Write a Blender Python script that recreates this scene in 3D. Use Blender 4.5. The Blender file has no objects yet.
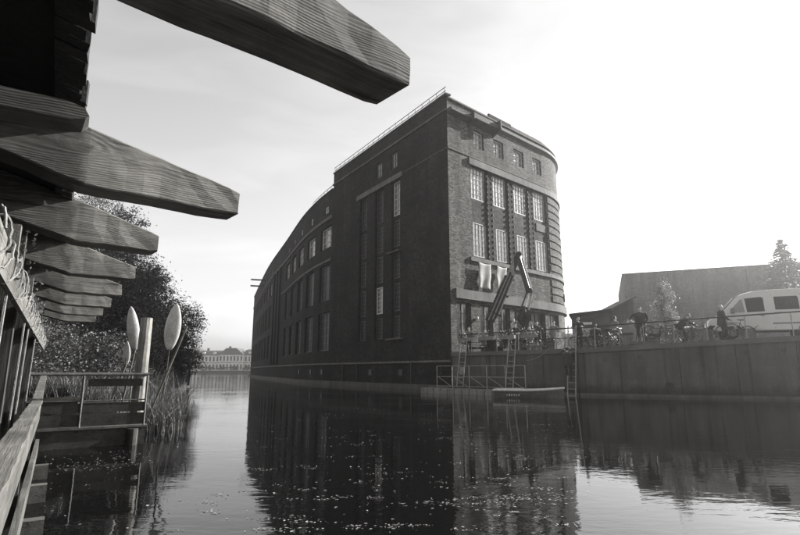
import bpy, bmesh, math, random
from mathutils import Vector, Matrix
R = math.radians
random.seed(7)
scene = bpy.context.scene
col = scene.collection

# ------------------------------------------------------------------ camera
F, HC = 520.0, 1.3                       # focal length in photo pixels (800 wide), eye height over the water
PITCH = math.atan2(103, F)
cam = bpy.data.cameras.new('camera'); cam_o = bpy.data.objects.new('camera', cam); col.objects.link(cam_o)
cam.sensor_width = 36.0; cam.lens = 36.0 * F / 800.0
cam.clip_start = 0.05; cam.clip_end = 5000
cam_o.location = (0, 0, HC); cam_o.rotation_euler = (R(90) + PITCH, 0, 0)
scene.camera = cam_o

# ------------------------------------------------------------------ sky, sun, exposure
SUN_AZ, SUN_EL = R(61), R(25)
world = bpy.data.worlds.new('World'); scene.world = world; world.use_nodes = True
wn, wl = world.node_tree.nodes, world.node_tree.links
wn.clear()
sky = wn.new('ShaderNodeTexSky'); sky.sky_type = 'NISHITA'; sky.sun_disc = False
sky.sun_elevation = SUN_EL; sky.sun_rotation = SUN_AZ
sky.air_density = 2.0; sky.dust_density = 1.2; sky.ozone_density = 1.0; sky.altitude = 40
bw = wn.new('ShaderNodeRGBToBW')         # black and white film
tcw = wn.new('ShaderNodeTexCoord'); mpw = wn.new('ShaderNodeMapping'); mpw.inputs['Scale'].default_value = (1.2, 1.6, 5.0)
mpw.inputs['Rotation'].default_value = (0.25, 0.2, 0.3)
nz = wn.new('ShaderNodeTexNoise'); nz.inputs['Scale'].default_value = 2.6; nz.inputs['Detail'].default_value = 7; nz.inputs['Distortion'].default_value = 0.6
rp = wn.new('ShaderNodeValToRGB'); rp.color_ramp.elements[0].position = 0.42; rp.color_ramp.elements[0].color = (1, 1, 1, 1)
rp.color_ramp.elements[1].position = 0.78; rp.color_ramp.elements[1].color = (1.22, 1.22, 1.22, 1)
mul = wn.new('ShaderNodeMixRGB'); mul.blend_type = 'MULTIPLY'; mul.inputs[0].default_value = 1
bgn = wn.new('ShaderNodeBackground'); bgn.inputs['Strength'].default_value = 0.085
outw = wn.new('ShaderNodeOutputWorld')
wl.new(sky.outputs[0], bw.inputs[0]); wl.new(tcw.outputs['Generated'], mpw.inputs[0]); wl.new(mpw.outputs[0], nz.inputs['Vector'])
wl.new(nz.outputs['Fac'], rp.inputs[0]); wl.new(bw.outputs[0], mul.inputs[1]); wl.new(rp.outputs[0], mul.inputs[2])
wl.new(mul.outputs[0], bgn.inputs['Color']); wl.new(bgn.outputs[0], outw.inputs['Surface'])

sun = bpy.data.lights.new('sun', 'SUN'); sun.energy = 5.0; sun.angle = R(0.6); sun.color = (1.0, 0.99, 0.975)
sun_o = bpy.data.objects.new('sun', sun); col.objects.link(sun_o)
sd = Vector((math.sin(SUN_AZ) * math.cos(SUN_EL), math.cos(SUN_AZ) * math.cos(SUN_EL), math.sin(SUN_EL)))
sun_o.rotation_euler = sd.to_track_quat('Z', 'Y').to_euler(); sun_o.location = (60, 40, 60)

scene.view_settings.view_transform = 'Standard'; scene.view_settings.look = 'None'
scene.view_settings.exposure = 1.42; scene.view_settings.gamma = 1.0; scene.view_settings.use_curve_mapping = False
scene.cycles.max_bounces = 8; scene.cycles.volume_bounces = 0
HAZE = 0.0012

# ------------------------------------------------------------------ photo pixel -> point
cp, sp = math.cos(PITCH), math.sin(PITCH)
def ray(px, py):
    xc = (px - 400) / F; yc = (267.5 - py) / F
    return Vector((xc, cp - yc * sp, sp + yc * cp))
def at_z(px, py, z):
    d = ray(px, py); k = (z - HC) / d.z; return Vector((d.x * k, d.y * k, z))
def at_y(px, py, y):
    d = ray(px, py); k = y / d.y; return Vector((d.x * k, y, HC + d.z * k))

# ------------------------------------------------------------------ materials
def tone(v): return (v, v * 0.992, v * 0.97, 1)
class NT:
    def __init__(s, name):
        s.m = bpy.data.materials.new(name); s.m.use_nodes = True
        s.n = s.m.node_tree.nodes; s.l = s.m.node_tree.links
        s.b = s.n['Principled BSDF']; s.out = s.n['Material Output']
    def new(s, t, **kw):
        n = s.n.new('ShaderNode' + t)
        for k, v in kw.items():
            if k in n.inputs: n.inputs[k].default_value = v
            else: setattr(n, k, v)
        return n
    def link(s, a, b): s.l.new(a, b)
    def coords(s, kind='Object', scale=(1, 1, 1), rot=(0, 0, 0)):
        tc = s.new('TexCoord'); mp = s.new('Mapping'); mp.inputs['Scale'].default_value = scale; mp.inputs['Rotation'].default_value = rot
        s.link(tc.outputs[kind], mp.inputs[0]); return mp.outputs[0]
    def ramp(s, fac, stops):
        r = s.new('ValToRGB'); e = r.color_ramp.elements
        while len(e) < len(stops): e.new(0.5)
        for i, (p, v) in enumerate(stops):
            e[i].position = p; e[i].color = tone(v) if not isinstance(v, tuple) else v
        s.link(fac, r.inputs[0]); return r.outputs[0]
    def noise(s, vec, scale, detail=5, rough=0.55, dist=0.0):
        n = s.new('TexNoise'); n.inputs['Scale'].default_value = scale; n.inputs['Detail'].default_value = detail
        n.inputs['Roughness'].default_value = rough; n.inputs['Distortion'].default_value = dist
        s.link(vec, n.inputs['Vector']); return n.outputs['Fac']
    def mix(s, a, b, fac, mode='MIX'):
        m = s.new('MixRGB'); m.blend_type = mode
        for i, v in ((0, fac), (1, a), (2, b)):
            if hasattr(v, 'links') or hasattr(v, 'is_output'): s.link(v, m.inputs[i])
            elif isinstance(v, (int, float)) and i: m.inputs[i].default_value = (v, v, v, 1)
            else: m.inputs[i].default_value = v
        return m.outputs[0]
    def bump(s, h, strength=0.3, dist=0.02):
        b = s.new('Bump'); b.inputs['Strength'].default_value = strength; b.inputs['Distance'].default_value = dist
        s.link(h, b.inputs['Height']); s.link(b.outputs[0], s.b.inputs['Normal'])
    def color(s, c): s.link(c, s.b.inputs['Base Color'])
    def set(s, **kw):
        for k, v in kw.items(): s.b.inputs[k.replace('_', ' ')].default_value = v

def plain(name, v, rough=0.7, var=0.35, scale=4.0, bump=0.25, metallic=0.0, spec=0.4, stretch=(1, 1, 1), detail=6, bdist=0.01, fine=1.0):
    t = NT(name); c = t.coords('Object', stretch)
    n = t.noise(c, scale, detail, 0.6); n2 = t.noise(c, scale * 7, 4, 0.6)
    a = t.ramp(n, [(0.3, v * (1 - var)), (0.7, v * (1 + var))])
    a2 = t.mix(a, t.ramp(n2, [(0.35, 1 - 0.25 * fine), (0.7, 1 + 0.2 * fine)]), 1.0, 'MULTIPLY')
    t.color(a2); t.bump(n2, bump, bdist); t.set(Roughness=rough, Metallic=metallic); t.b.inputs['Specular IOR Level'].default_value = spec
    return t.m

def brick_mat(name, v, vmort, bw_=0.26, bh=0.078, lo=0.45, hi=1.7, bump=0.7, mott=(.62, 1.35), grit=(3.0, .4, 1.9)):
    t = NT(name); c = t.coords('UV')
    br = t.new('TexBrick'); br.offset = 0.5
    for k, val in (('Scale', 1.0), ('Mortar Size', 0.012), ('Brick Width', bw_), ('Row Height', bh), ('Bias', 0.0), ('Mortar Smooth', 0.2)): br.inputs[k].default_value = val
    br.inputs['Color1'].default_value = tone(v * lo); br.inputs['Color2'].default_value = tone(v * hi); br.inputs['Mortar'].default_value = tone(vmort)
    t.link(c, br.inputs['Vector'])
    n = t.noise(c, 0.35, 7, 0.65); n2 = t.noise(c, grit[0], 5, 0.65)
    m = t.mix(br.outputs['Color'], t.ramp(n, [(0.33, mott[0]), (0.67, mott[1])]), 1.0, 'MULTIPLY')
    m = t.mix(m, t.ramp(n2, [(0.3, grit[1]), (0.72, grit[2])]), 1.0, 'MULTIPLY')
    stk = t.noise(t.coords('UV', (1.1, .09, 1)), 1.0, 6, .6); m = t.mix(m, t.ramp(stk, [(0.3, 0.55), (0.68, 1.4)]), 1.0, 'MULTIPLY')
    t.color(m)
    h = t.mix(t.noise(c, 9.0, 5, 0.6), br.outputs['Fac'], 0.45, 'SUBTRACT')
    t.bump(h, bump, 0.05); t.set(Roughness=0.85); t.b.inputs['Specular IOR Level'].default_value = 0.12
    return t.m

def concrete_mat(name, v, streak=True, tide=False):
    t = NT(name); c = t.coords('Object'); cs = t.coords('Object', (1.6, 1.6, 0.16))
    n = t.noise(c, 0.6, 8, 0.65); st = t.noise(cs, 1.4, 6, 0.6); fine = t.noise(c, 14, 5, 0.6)
    a = t.ramp(n, [(0.28, v * 0.6), (0.72, v * 1.3)])
    if streak: a = t.mix(a, t.ramp(st, [(0.3, 0.6), (0.7, 1.25)]), 1.0, 'MULTIPLY')
    a = t.mix(a, t.ramp(fine, [(0.3, 0.8), (0.7, 1.15)]), 1.0, 'MULTIPLY')
    if tide:                                     # weed and damp up to the tide line, rust runs below the coping
        geo = t.new('NewGeometry'); sz = t.new('SeparateXYZ'); t.link(geo.outputs['Position'], sz.inputs[0])
        nn = t.noise(t.coords('Object', (2, 2, .6)), 1.5, 6, .65); md = t.new('Math'); md.operation = 'MULTIPLY_ADD'; md.inputs[1].default_value = -.8; t.link(nn, md.inputs[0]); t.link(sz.outputs['Z'], md.inputs[2])
        g = t.new('MapRange'); g.inputs['From Min'].default_value = -.12; g.inputs['From Max'].default_value = .22; g.inputs['To Min'].default_value = .38; t.link(md.outputs[0], g.inputs['Value'])
        a = t.mix(a, g.outputs[0], 1.0, 'MULTIPLY')
        ru = t.noise(t.coords('Object', (4.5, 4.5, .12)), 1.0, 4, .5); a = t.mix(a, t.ramp(ru, [(.56, 1.0), (.68, .5)]), 1.0, 'MULTIPLY')
    t.color(a); t.bump(fine, 0.35, 0.02); t.set(Roughness=0.85); t.b.inputs['Specular IOR Level'].default_value = 0.3
    return t.m

def wood_mat(name, v, weathered=False, border=0.0, axis='X', freq=24.0, contrast=1.0):
    """grain runs along the local axis; the sheltered inner end (x < border) keeps a darker, unweathered tone with a ragged edge"""
    t = NT(name); tcx = t.new('TexCoord'); oi = t.new('ObjectInfo')
    src = tcx.outputs['Object']
    if axis == 'Z':
        sx = t.new('SeparateXYZ'); cx = t.new('CombineXYZ'); t.link(src, sx.inputs[0]); t.link(sx.outputs['Z'], cx.inputs['X']); t.link(sx.outputs['Y'], cx.inputs['Y']); t.link(sx.outputs['X'], cx.inputs['Z']); src = cx.outputs[0]
    add = t.new('VectorMath'); add.operation = 'ADD'
    sc = t.new('VectorMath'); sc.operation = 'SCALE'; sc.inputs[0].default_value = (9.3, 0.09, 0.12)
    t.link(oi.outputs['Random'], sc.inputs['Scale']); t.link(src, add.inputs[0]); t.link(sc.outputs[0], add.inputs[1])
    m1 = t.new('Mapping'); m1.inputs['Location'].default_value = (0, 0.05, -0.16); m1.inputs['Rotation'].default_value = (0, 0.10, 0.03); m1.inputs['Scale'].default_value = (0.35, 1, 1); t.link(add.outputs[0], m1.inputs[0])
    wob = t.new('TexNoise'); wob.inputs['Scale'].default_value = 5.0; wob.inputs['Detail'].default_value = 2.0; t.link(m1.outputs[0], wob.inputs['Vector'])
    wv = t.new('VectorMath'); wv.operation = 'MULTIPLY_ADD'; wv.inputs[1].default_value = (0.0, 0.07, 0.07); t.link(wob.outputs['Color'], wv.inputs[0]); t.link(m1.outputs[0], wv.inputs[2])
    w = t.new('TexWave'); w.wave_type = 'RINGS'; w.rings_direction = 'X'; w.wave_profile = 'SIN'
    for k, val in (('Scale', freq), ('Distortion', 1.2), ('Detail', 2.0), ('Detail Scale', 2.0), ('Detail Roughness', 0.6)): w.inputs[k].default_value = val
    t.link(wv.outputs[0], w.inputs['Vector'])
    m2 = t.new('Mapping'); m2.inputs['Scale'].default_value = (1.6, 45, 45); t.link(add.outputs[0], m2.inputs[0])
    m3 = t.new('Mapping'); m3.inputs['Scale'].default_value = (0.9, 14, 14); t.link(add.outputs[0], m3.inputs[0])
    fib = t.noise(m2.outputs[0], 2.0, 5, 0.65); crack = t.noise(m3.outputs[0], 1.6, 5, 0.6); blot = t.noise(add.outputs[0], 3.1, 7, 0.65)
    k = contrast
    a = t.ramp(w.outputs['Fac'], [(0.0, v * (1 - .38*k)), (0.6, v * 1.06), (1.0, v * (1 + .22*k))])
    a = t.mix(a, t.ramp(fib, [(0.28, 0.62), (0.72, 1.3)]), 1.0, 'MULTIPLY')
    a = t.mix(a, t.ramp(crack, [(0.30, 0.22), (0.39, 0.85), (0.7, 1.15)]), 1.0, 'MULTIPLY')
    a = t.mix(a, t.ramp(blot, [(0.25, 0.45), (0.75, 1.5)]), 1.0, 'MULTIPLY')
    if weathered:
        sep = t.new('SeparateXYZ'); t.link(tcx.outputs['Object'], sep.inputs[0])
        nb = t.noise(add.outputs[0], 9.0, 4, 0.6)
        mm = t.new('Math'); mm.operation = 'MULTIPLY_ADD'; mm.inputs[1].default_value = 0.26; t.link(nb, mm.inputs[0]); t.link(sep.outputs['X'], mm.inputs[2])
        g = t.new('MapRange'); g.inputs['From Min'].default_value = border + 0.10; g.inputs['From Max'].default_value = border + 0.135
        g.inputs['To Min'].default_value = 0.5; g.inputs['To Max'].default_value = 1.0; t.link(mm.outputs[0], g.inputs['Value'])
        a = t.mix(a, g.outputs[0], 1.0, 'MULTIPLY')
    t.color(a); h = t.mix(fib, w.outputs['Fac'], 0.25 if contrast > .25 else 0.06); t.bump(h, 0.6, 0.006); t.set(Roughness=0.78); t.b.inputs['Specular IOR Level'].default_value = 0.25
    return t.m

def leaf_mat(name, v):
    t = NT(name); geo = t.new('NewGeometry')
    oi = geo.outputs['Random Per Island']
    a = t.ramp(oi, [(0.0, v * 0.45), (0.55, v), (1.0, v * 1.9)])
    t.color(a); t.set(Roughness=0.55)
    tr = t.new('BsdfTranslucent'); t.link(a, tr.inputs['Color'])
    mx = t.new('MixShader'); mx.inputs[0].default_value = 0.22
    t.link(t.b.outputs[0], mx.inputs[1]); t.link(tr.outputs[0], mx.inputs[2]); t.link(mx.outputs[0], t.out.inputs['Surface'])
    return t.m

def glass_mat(name, v, rough=0.08, bump=0.08, spec=0.8):
    t = NT(name); c = t.coords('Object'); n = t.noise(c, 1.3, 3); n2 = t.noise(c, 0.8, 6, 0.7)
    t.color(t.ramp(n2, [(0.3, v * 0.55), (0.7, v * 1.35)])); t.bump(n, bump, 0.05); t.set(Roughness=rough, IOR=1.5)
    t.b.inputs['Specular IOR Level'].default_value = spec
    return t.m

def water_mat():
    t = NT('canal_water'); c = t.coords('Object', (0.75, 1.5, 1.0))
    n1 = t.noise(c, 1.5, 3, 0.5, 0.3); n2 = t.noise(c, 5.5, 3, 0.5); n3 = t.noise(t.coords('Object', (0.16, 0.3, 1)), 1.0, 3)
    gust = t.ramp(n3, [(0.45, (0.2,) * 3 + (1,)), (0.68, (1,) * 4)])
    h = t.mix(n1, n2, 0.35)
    b = t.new('Bump'); b.inputs['Distance'].default_value = 0.05; t.link(h, b.inputs['Height'])
    ms = t.new('Math'); ms.operation = 'MULTIPLY'; ms.inputs[1].default_value = 0.3; t.link(gust, ms.inputs[0]); t.link(ms.outputs[0], b.inputs['Strength'])
    t.link(b.outputs[0], t.b.inputs['Normal'])
    t.b.inputs['Base Color'].default_value = tone(0.003); t.set(Roughness=0.015, IOR=1.38)
    t.b.inputs['Specular IOR Level'].default_value = 0.5
    return t.m

def graffiti_mat(name, base, paint, scale=1.0):
    t = NT(name); c = t.coords('Object', (1, 1, .45))
    n = t.noise(c, scale, 3, 0.5, 0.8); n2 = t.noise(c, scale * 6, 5, 0.6, 1.0)
    a = t.ramp(n, [(0.40, base), (0.47, base * .6), (0.53, paint), (0.70, paint)])
    a = t.mix(a, t.ramp(n2, [(0.35, 0.35), (0.62, 1.1)]), 1.0, 'MULTIPLY')
    t.color(a); t.set(Roughness=0.35); return t.m

M = {}
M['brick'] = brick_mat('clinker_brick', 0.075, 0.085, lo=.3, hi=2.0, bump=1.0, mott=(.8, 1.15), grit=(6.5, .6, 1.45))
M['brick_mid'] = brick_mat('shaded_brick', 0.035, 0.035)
M['brick_dark'] = brick_mat('shade_dark_brick', 0.009, 0.011, lo=0.3, hi=2.2, bump=1.0, mott=(.35, 2.0))  # darkened far below the yard brick so the colour carries the wall's shade
M['stone'] = concrete_mat('pale_stone_band', 0.12)
M['stone_dark'] = concrete_mat('sooty_stone', 0.08)
M['concrete'] = concrete_mat('quay_concrete', 0.08, tide=True)
M['coping'] = concrete_mat('coping_concrete', 0.10, False)
M['yard'] = plain('yard_paving', 0.15, 0.9, 0.3, 0.7, 0.4)
M['soil'] = plain('bank_soil', 0.07, 0.95, 0.4, 1.2, 0.6, bdist=0.06)
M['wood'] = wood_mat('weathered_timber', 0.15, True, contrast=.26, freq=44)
M['wood_plain'] = wood_mat('grey_timber', 0.09, contrast=.2, freq=50)
M['wood_v'] = wood_mat('grey_upright_timber', 0.05, axis='Z', freq=14, contrast=.4)
M['wood_pale'] = wood_mat('pale_timber', 0.115, contrast=.1, freq=60)
M['wood_pale_v'] = wood_mat('pale_upright_timber', 0.2, axis='Z', freq=14, contrast=.2)
M['wood_dark'] = wood_mat('tarred_timber', 0.04, contrast=.2)
M['felt'] = plain('roofing_felt', 0.025, 0.9, 0.4, 6, 0.6)
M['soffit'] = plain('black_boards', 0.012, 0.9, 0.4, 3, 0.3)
M['metal_dark'] = plain('dark_steel', 0.03, 0.45, 0.4, 5, 0.2, 0.6)
M['metal_rail'] = plain('dull_steel', 0.10, 0.6, 0.4, 8, 0.2, 0.3)
M['metal_grey'] = plain('galvanised_steel', 0.25, 0.5, 0.3, 8, 0.2, 0.5)
M['metal_roof'] = plain('zinc_sheet', 0.055, 0.75, 0.4, 1.5, 0.25, 0.0, spec=.2)
M['paint_white'] = plain('white_paint', 0.34, 0.5, 0.3, 5.0, 0.15, fine=0.6)
M['paint_van'] = plain('white_van_paint', 0.5, 0.25, 0.06, 1.5, 0.02, spec=0.5, fine=0.15)
M['paint_grey'] = plain('grey_paint', 0.2, 0.5, 0.3, 4, 0.1)
M['paint_dark'] = plain('dark_boat_paint', 0.08, 0.5, 0.4, 3, 0.1)
M['frame_white'] = plain('pale_window_frame', 0.55, 0.5, 0.2, 6, 0.1)
M['frame_dark'] = plain('dark_window_frame', 0.06, 0.5, 0.3, 6, 0.1)
M['glass_dark'] = glass_mat('dark_glass', 0.014, 0.45, 0.3, .25)
M['glass_pale'] = glass_mat('sky_pale_glass', 0.42, 0.25, 0.2)  # pale panes, the base colour also standing in for reflected sky
M['glass_mid'] = glass_mat('grey_glass', 0.14, 0.12, 0.25)
M['faded_print'] = plain('faded_print', 0.06, 0.5, 0.3, 6, 0.0)
M['rubber'] = plain('black_rubber', 0.018, 0.7, 0.2, 10, 0.2)
M['cloth_white'] = plain('white_cloth', 0.28, 0.9, 0.15, 3, 0.3, fine=0.15)
M['cloth_dark'] = plain('dark_cloth', 0.03, 0.95, 0.4, 8, 0.3)
M['cloth_mid'] = plain('grey_cloth', 0.14, 0.95, 0.3, 8, 0.3)
M['skin'] = plain('skin', 0.38, 0.6, 0.1, 6, 0.1, fine=0.15)
M['hair_dark'] = plain('dark_hair', 0.03, 0.6, 0.3, 30, 0.5)
M['hair_fair'] = plain('fair_hair', 0.35, 0.5, 0.2, 30, 0.5)
M['plastic_grey'] = plain('grey_plastic', 0.16, 0.5, 0.3, 3, 0.1, fine=0.15)
M['rope'] = plain('pale_rope', 0.2, 0.9, 0.3, 20, 0.6)
M['bark'] = plain('bark', 0.07, 0.95, 0.4, 6, 0.8, stretch=(1, 1, 0.25), bdist=0.03)
M['leaf_dark'] = leaf_mat('dark_leaves', 0.045)
M['leaf_mid'] = leaf_mat('mid_leaves', 0.065)
M['leaf_pale'] = leaf_mat('pale_leaves', 0.09)
M['leaf_birch'] = leaf_mat('bright_birch_leaves', 0.2)
M['reed'] = leaf_mat('dry_reed', 0.06)
M['debris'] = leaf_mat('floating_leaf', 0.2)
M['render_pale'] = concrete_mat('pale_render', 0.8, False)
M['roof_far'] = plain('slate_roof', 0.10, 0.8, 0.3, 1.0, 0.2)
M['water'] = water_mat()
M['graffiti'] = graffiti_mat('postered_glass', 0.07, 0.6, 1.1)
M['graffiti_pale'] = graffiti_mat('scrawled_white_board', 0.75, 0.6, 1.6)
M['shed'] = brick_mat('shed_brick', 0.08, 0.08, lo=.8, hi=1.2)

# ------------------------------------------------------------------ mesh helpers
class MB:
    def __init__(s): s.v = []; s.f = []; s.uv = None; s.mi = None
    def quad(s, a, b, c, d, uv=None):
        i = len(s.v); s.v += [tuple(a), tuple(b), tuple(c), tuple(d)]; s.f.append((i, i + 1, i + 2, i + 3))
        if uv is not None:
            if s.uv is None: s.uv = {}
            s.uv[len(s.f) - 1] = uv
        return s
    def poly(s, pts):
        i = len(s.v); s.v += [tuple(p) for p in pts]; s.f.append(tuple(range(i, i + len(pts)))); return s
    def box(s, c, size, rz=0.0, mat=None):
        hx, hy, hz = size[0] / 2, size[1] / 2, size[2] / 2
        m = mat or (Matrix.Translation(c) @ Matrix.Rotation(rz, 4, 'Z'))
        i = len(s.v)
        for z in (-hz, hz):
            for x, y in ((-hx, -hy), (hx, -hy), (hx, hy), (-hx, hy)): s.v.append(tuple(m @ Vector((x, y, z))))
        s.f += [(i, i+3, i+2, i+1), (i+4, i+5, i+6, i+7), (i, i+1, i+5, i+4), (i+1, i+2, i+6, i+5), (i+2, i+3, i+7, i+6), (i+3, i, i+4, i+7)]
        return s
    def bar(s, a, b, w, h=None, up=Vector((0, 0, 1))):
        a, b = Vector(a), Vector(b); d = b - a; L = d.length
        if L < 1e-6: return s
        x = d / L; y = up.cross(x)
        if y.length < 1e-3: y = Vector((0, 1, 0)).cross(x)
        y.normalize(); z = x.cross(y)
        m = Matrix((x, y, z)).transposed().to_4x4(); m.translation = (a + b) / 2
        return s.box(None, (L, w, h or w), mat=m)
    def tube(s, pts, r, n=8, cap=True, closed=False):
        pts = [Vector(p) for p in pts]; k = len(pts); rs = r if isinstance(r, (list, tuple)) else [r] * k
        i0 = len(s.v); ref = None
        for j, p in enumerate(pts):
            if closed: t = pts[(j + 1) % k] - pts[j - 1]
            else: t = pts[min(j + 1, k - 1)] - pts[max(j - 1, 0)]
            t.normalize()
            if ref is None:
                ref = Vector((0, 0, 1)) if abs(t.z) < 0.9 else Vector((1, 0, 0))
            u = t.cross(ref); u.normalize(); w = u.cross(t); ref = w
            for a in range(n):
                th = 2 * math.pi * a / n; s.v.append(tuple(p + (u * math.cos(th) + w * math.sin(th)) * rs[j]))
        for j in range(k if closed else k - 1):
            for a in range(n):
                b = (a + 1) % n; j2 = (j + 1) % k
                s.f.append((i0 + j*n + a, i0 + j*n + b, i0 + j2*n + b, i0 + j2*n + a))
        if cap and not closed:
            s.f.append(tuple(i0 + a for a in range(n))[::-1]); s.f.append(tuple(i0 + (k-1)*n + a for a in range(n)))
        return s
    def ell(s, c, r, nu=10, nv=7, m=None):
        i0 = len(s.v)
        for j in range(nv + 1):
            ph = math.pi * j / nv
            for a in range(nu):
                th = 2 * math.pi * a / nu
                p = Vector((r[0]*math.sin(ph)*math.cos(th), r[1]*math.sin(ph)*math.sin(th), r[2]*math.cos(ph)))
                s.v.append(tuple((m @ p if m else p) + Vector(c)))
        for j in range(nv):
            for a in range(nu):
                b = (a + 1) % nu; s.f.append((i0+j*nu+a, i0+(j+1)*nu+a, i0+(j+1)*nu+b, i0+j*nu+b))
        return s
    def prism(s, pts2, h0, h1, fn):
        """extrude a 2-D outline between h0 and h1; fn(u, v, h) -> point"""
        n = len(pts2); i = len(s.v)
        for h in (h0, h1):
            for u, v in pts2: s.v.append(tuple(fn(u, v, h)))
        s.f.append(tuple(range(i, i + n))[::-1]); s.f.append(tuple(range(i + n, i + 2 * n)))
        for a in range(n):
            b = (a + 1) % n; s.f.append((i + a, i + b, i + n + b, i + n + a))
        return s
    def mesh(s, name, mat, off=(0, 0, 0), smooth=False):
        me = bpy.data.meshes.new(name); o = Vector(off)
        me.from_pydata([tuple(Vector(v) - o) for v in s.v], [], s.f)
        for m in (mat if isinstance(mat, (list, tuple)) else [mat]): me.materials.append(m)
        if s.uv:
            lay = me.uv_layers.new(name='uv')
            for p in me.polygons:
                if p.index in s.uv:
                    for k, li in enumerate(p.loop_indices): lay.data[li].uv = s.uv[p.index][k]
        if s.mi:
            for p in me.polygons: p.material_index = s.mi[p.index]
        bm = bmesh.new(); bm.from_mesh(me); bmesh.ops.recalc_face_normals(bm, faces=bm.faces); bm.to_mesh(me); bm.free()
        if smooth:
            for p in me.polygons: p.use_smooth = True
        me.update(); return me
    def build(s, name, mat, parent=None, origin=None, smooth=False):
        off = world_of(parent) if parent is not None else Vector(origin or (0, 0, 0))
        o = bpy.data.objects.new(name, s.mesh(name, mat, off, smooth)); col.objects.link(o)
        if parent is not None: o.parent = parent
        else: o.location = off
        return o
def world_of(o):
    p = Vector((0, 0, 0))
    while o is not None: p += Vector(o.location); o = o.parent
    return p
def tag(o, label, cat, group=None):
    o['label'] = label; o['category'] = cat
    if group: o['group'] = group
    return o
def thing(name, label, cat, loc, group=None):
    o = bpy.data.objects.new(name, None); col.objects.link(o); o.location = loc; o.empty_display_size = 0.3
    return tag(o, label, cat, group)
def struct(o): o['kind'] = 'structure'; return o
def stuff(o): o['kind'] = 'stuff'; return o
def copy_tree(o, parent=None):
    c = o.copy(); col.objects.link(c); c.parent = parent
    for ch in list(o.children): copy_tree(ch, c)
    return c

# ================================================================== the setting
def gz(x, y=0): return 2.45 + 0.048 * max(0.0, min(x - 9.5, 12.0))
QUAY = [(3.374, 34.5), (6.4, 31.4), (9.5, 28.2), (13.9, 26.3), (18.4, 24.4), (21.5, 23.1), (40, 15.3), (90, -6), (170, -39)]
def quay_y(x):
    for (x0, y0), (x1, y1) in zip(QUAY, QUAY[1:]):
        if x0 <= x <= x1: return y0 + (y1 - y0) * (x - x0) / (x1 - x0)
    return QUAY[-1][1]
def quay_px(px):
    """quay edge point that shows at photo column px"""
    t = (px - 400) / 530.0; lo, hi = 3.374, 80.0
    for _ in range(50):
        m = (lo + hi) / 2
        if m / max(quay_y(m), .1) < t: lo = m
        else: hi = m
    return Vector((lo, quay_y(lo), gz(lo)))

w = MB().quad((-245, -42, 0), (205, -42, 0), (205, 292, 0), (-245, 292, 0)).build('canal_water', M['water']); struct(w)
b = MB().quad((-245, -42, -2.5), (205, -42, -2.5), (205, 292, -2.5), (-245, 292, -2.5)).build('canal_bed', M['soil']); struct(b)
g = MB()
xs = [q[0] for q in QUAY]
for (x0, y0), (x1, y1) in zip(QUAY, QUAY[1:]):
    g.quad((x0, y0, gz(x0) - .01), (x1, y1, gz(x1) - .01), (x1, 140, gz(x1) - .01), (x0, 140, gz(x0) - .01))
struct(g.build('yard_ground', M['yard']))
# far bank, beyond the river mouth
fb = MB(); fb.box((-20, 310, 0.3), (450, 40, 1.6)); struct(fb.build('far_bank_ground', M['yard']))
# left bank behind the terrace
LB = [(-9.2, 8.0), (-6.4, 12.6), (-9.5, 19.5), (-15.5, 34), (-24, 58), (-35, 88), (-44, 104), (-120, 112)]
lb = MB()
lb.prism(LB + [(-240, 112), (-240, -40), (-40, -40), (-9.5, -10)], -2.0, 0.55, lambda u, v, h: (u, v, h))
struct(lb.build('left_bank_ground', M['soil']))

# quay wall
qr = thing('quay_wall', 'stained concrete quay wall along the water below the railing', 'wall', (9.5, 28.2, 0))
q1, q2, q3 = MB(), MB(), MB()
def off_edge(x, y, k, d):
    (x0, y0), (x1, y1) = k
    n = Vector((y1 - y0, -(x1 - x0), 0)).normalized() * d       # towards the water
    return x + n.x, y + n.y
for seg in zip(QUAY[:-1], QUAY[1:-1]):
    (x0, y0), (x1, y1) = seg
    n_ = max(1, round(math.hypot(x1 - x0, y1 - y0) / 3.2)) if x0 < 45 else 1
    for k in range(n_):                      # cast panels with open joints between them
        xa, xb = x0 + (x1 - x0) * k / n_ + .012, x0 + (x1 - x0) * (k + 1) / n_ - .012; ya, yb = quay_y(xa), quay_y(xb); pv = .012 * math.sin(x0 * 7 + k * 2.3)
        A, B = off_edge(xa, ya, seg, pv), off_edge(xb, yb, seg, pv); A2, B2 = off_edge(xa, ya, seg, -.4), off_edge(xb, yb, seg, -.4)
        m = MB(); m.quad((*A, -2.5), (*B, -2.5), (*B, gz(xb) - .2), (*A, gz(xa) - .2)); m.quad((*A, -2.5), (*A2, -2.5), (*A2, gz(xa) - .2), (*A, gz(xa) - .2)); m.quad((*B, -2.5), (*B2, -2.5), (*B2, gz(xb) - .2), (*B, gz(xb) - .2)); m.build('wall_panel', M['concrete'], qr)
    A, B = off_edge(x0, y0, seg, -.1), off_edge(x1, y1, seg, -.1); q1.quad((*A, -2.5), (*B, -2.5), (*B, gz(x1) - .2), (*A, gz(x0) - .2))
    for mb, d, za, zb in ((q2, .09, lambda x: gz(x) - .24, lambda x: gz(x) + .012), (q3, .16, lambda x: -.6, lambda x: .13)):
        a0 = off_edge(x0, y0, seg, d); a1 = off_edge(x1, y1, seg, d); b0 = off_edge(x0, y0, seg, -.45); b1 = off_edge(x1, y1, seg, -.45)
        mb.quad((*a0, za(x0)), (*a1, za(x1)), (*a1, zb(x1)), (*a0, zb(x0)))
        mb.quad((*a0, zb(x0)), (*a1, zb(x1)), (*b1, zb(x1)), (*b0, zb(x0)))
        mb.quad((*a0, za(x0)), (*a1, za(x1)), (*b1, za(x1)), (*b0, za(x0)))
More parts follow.
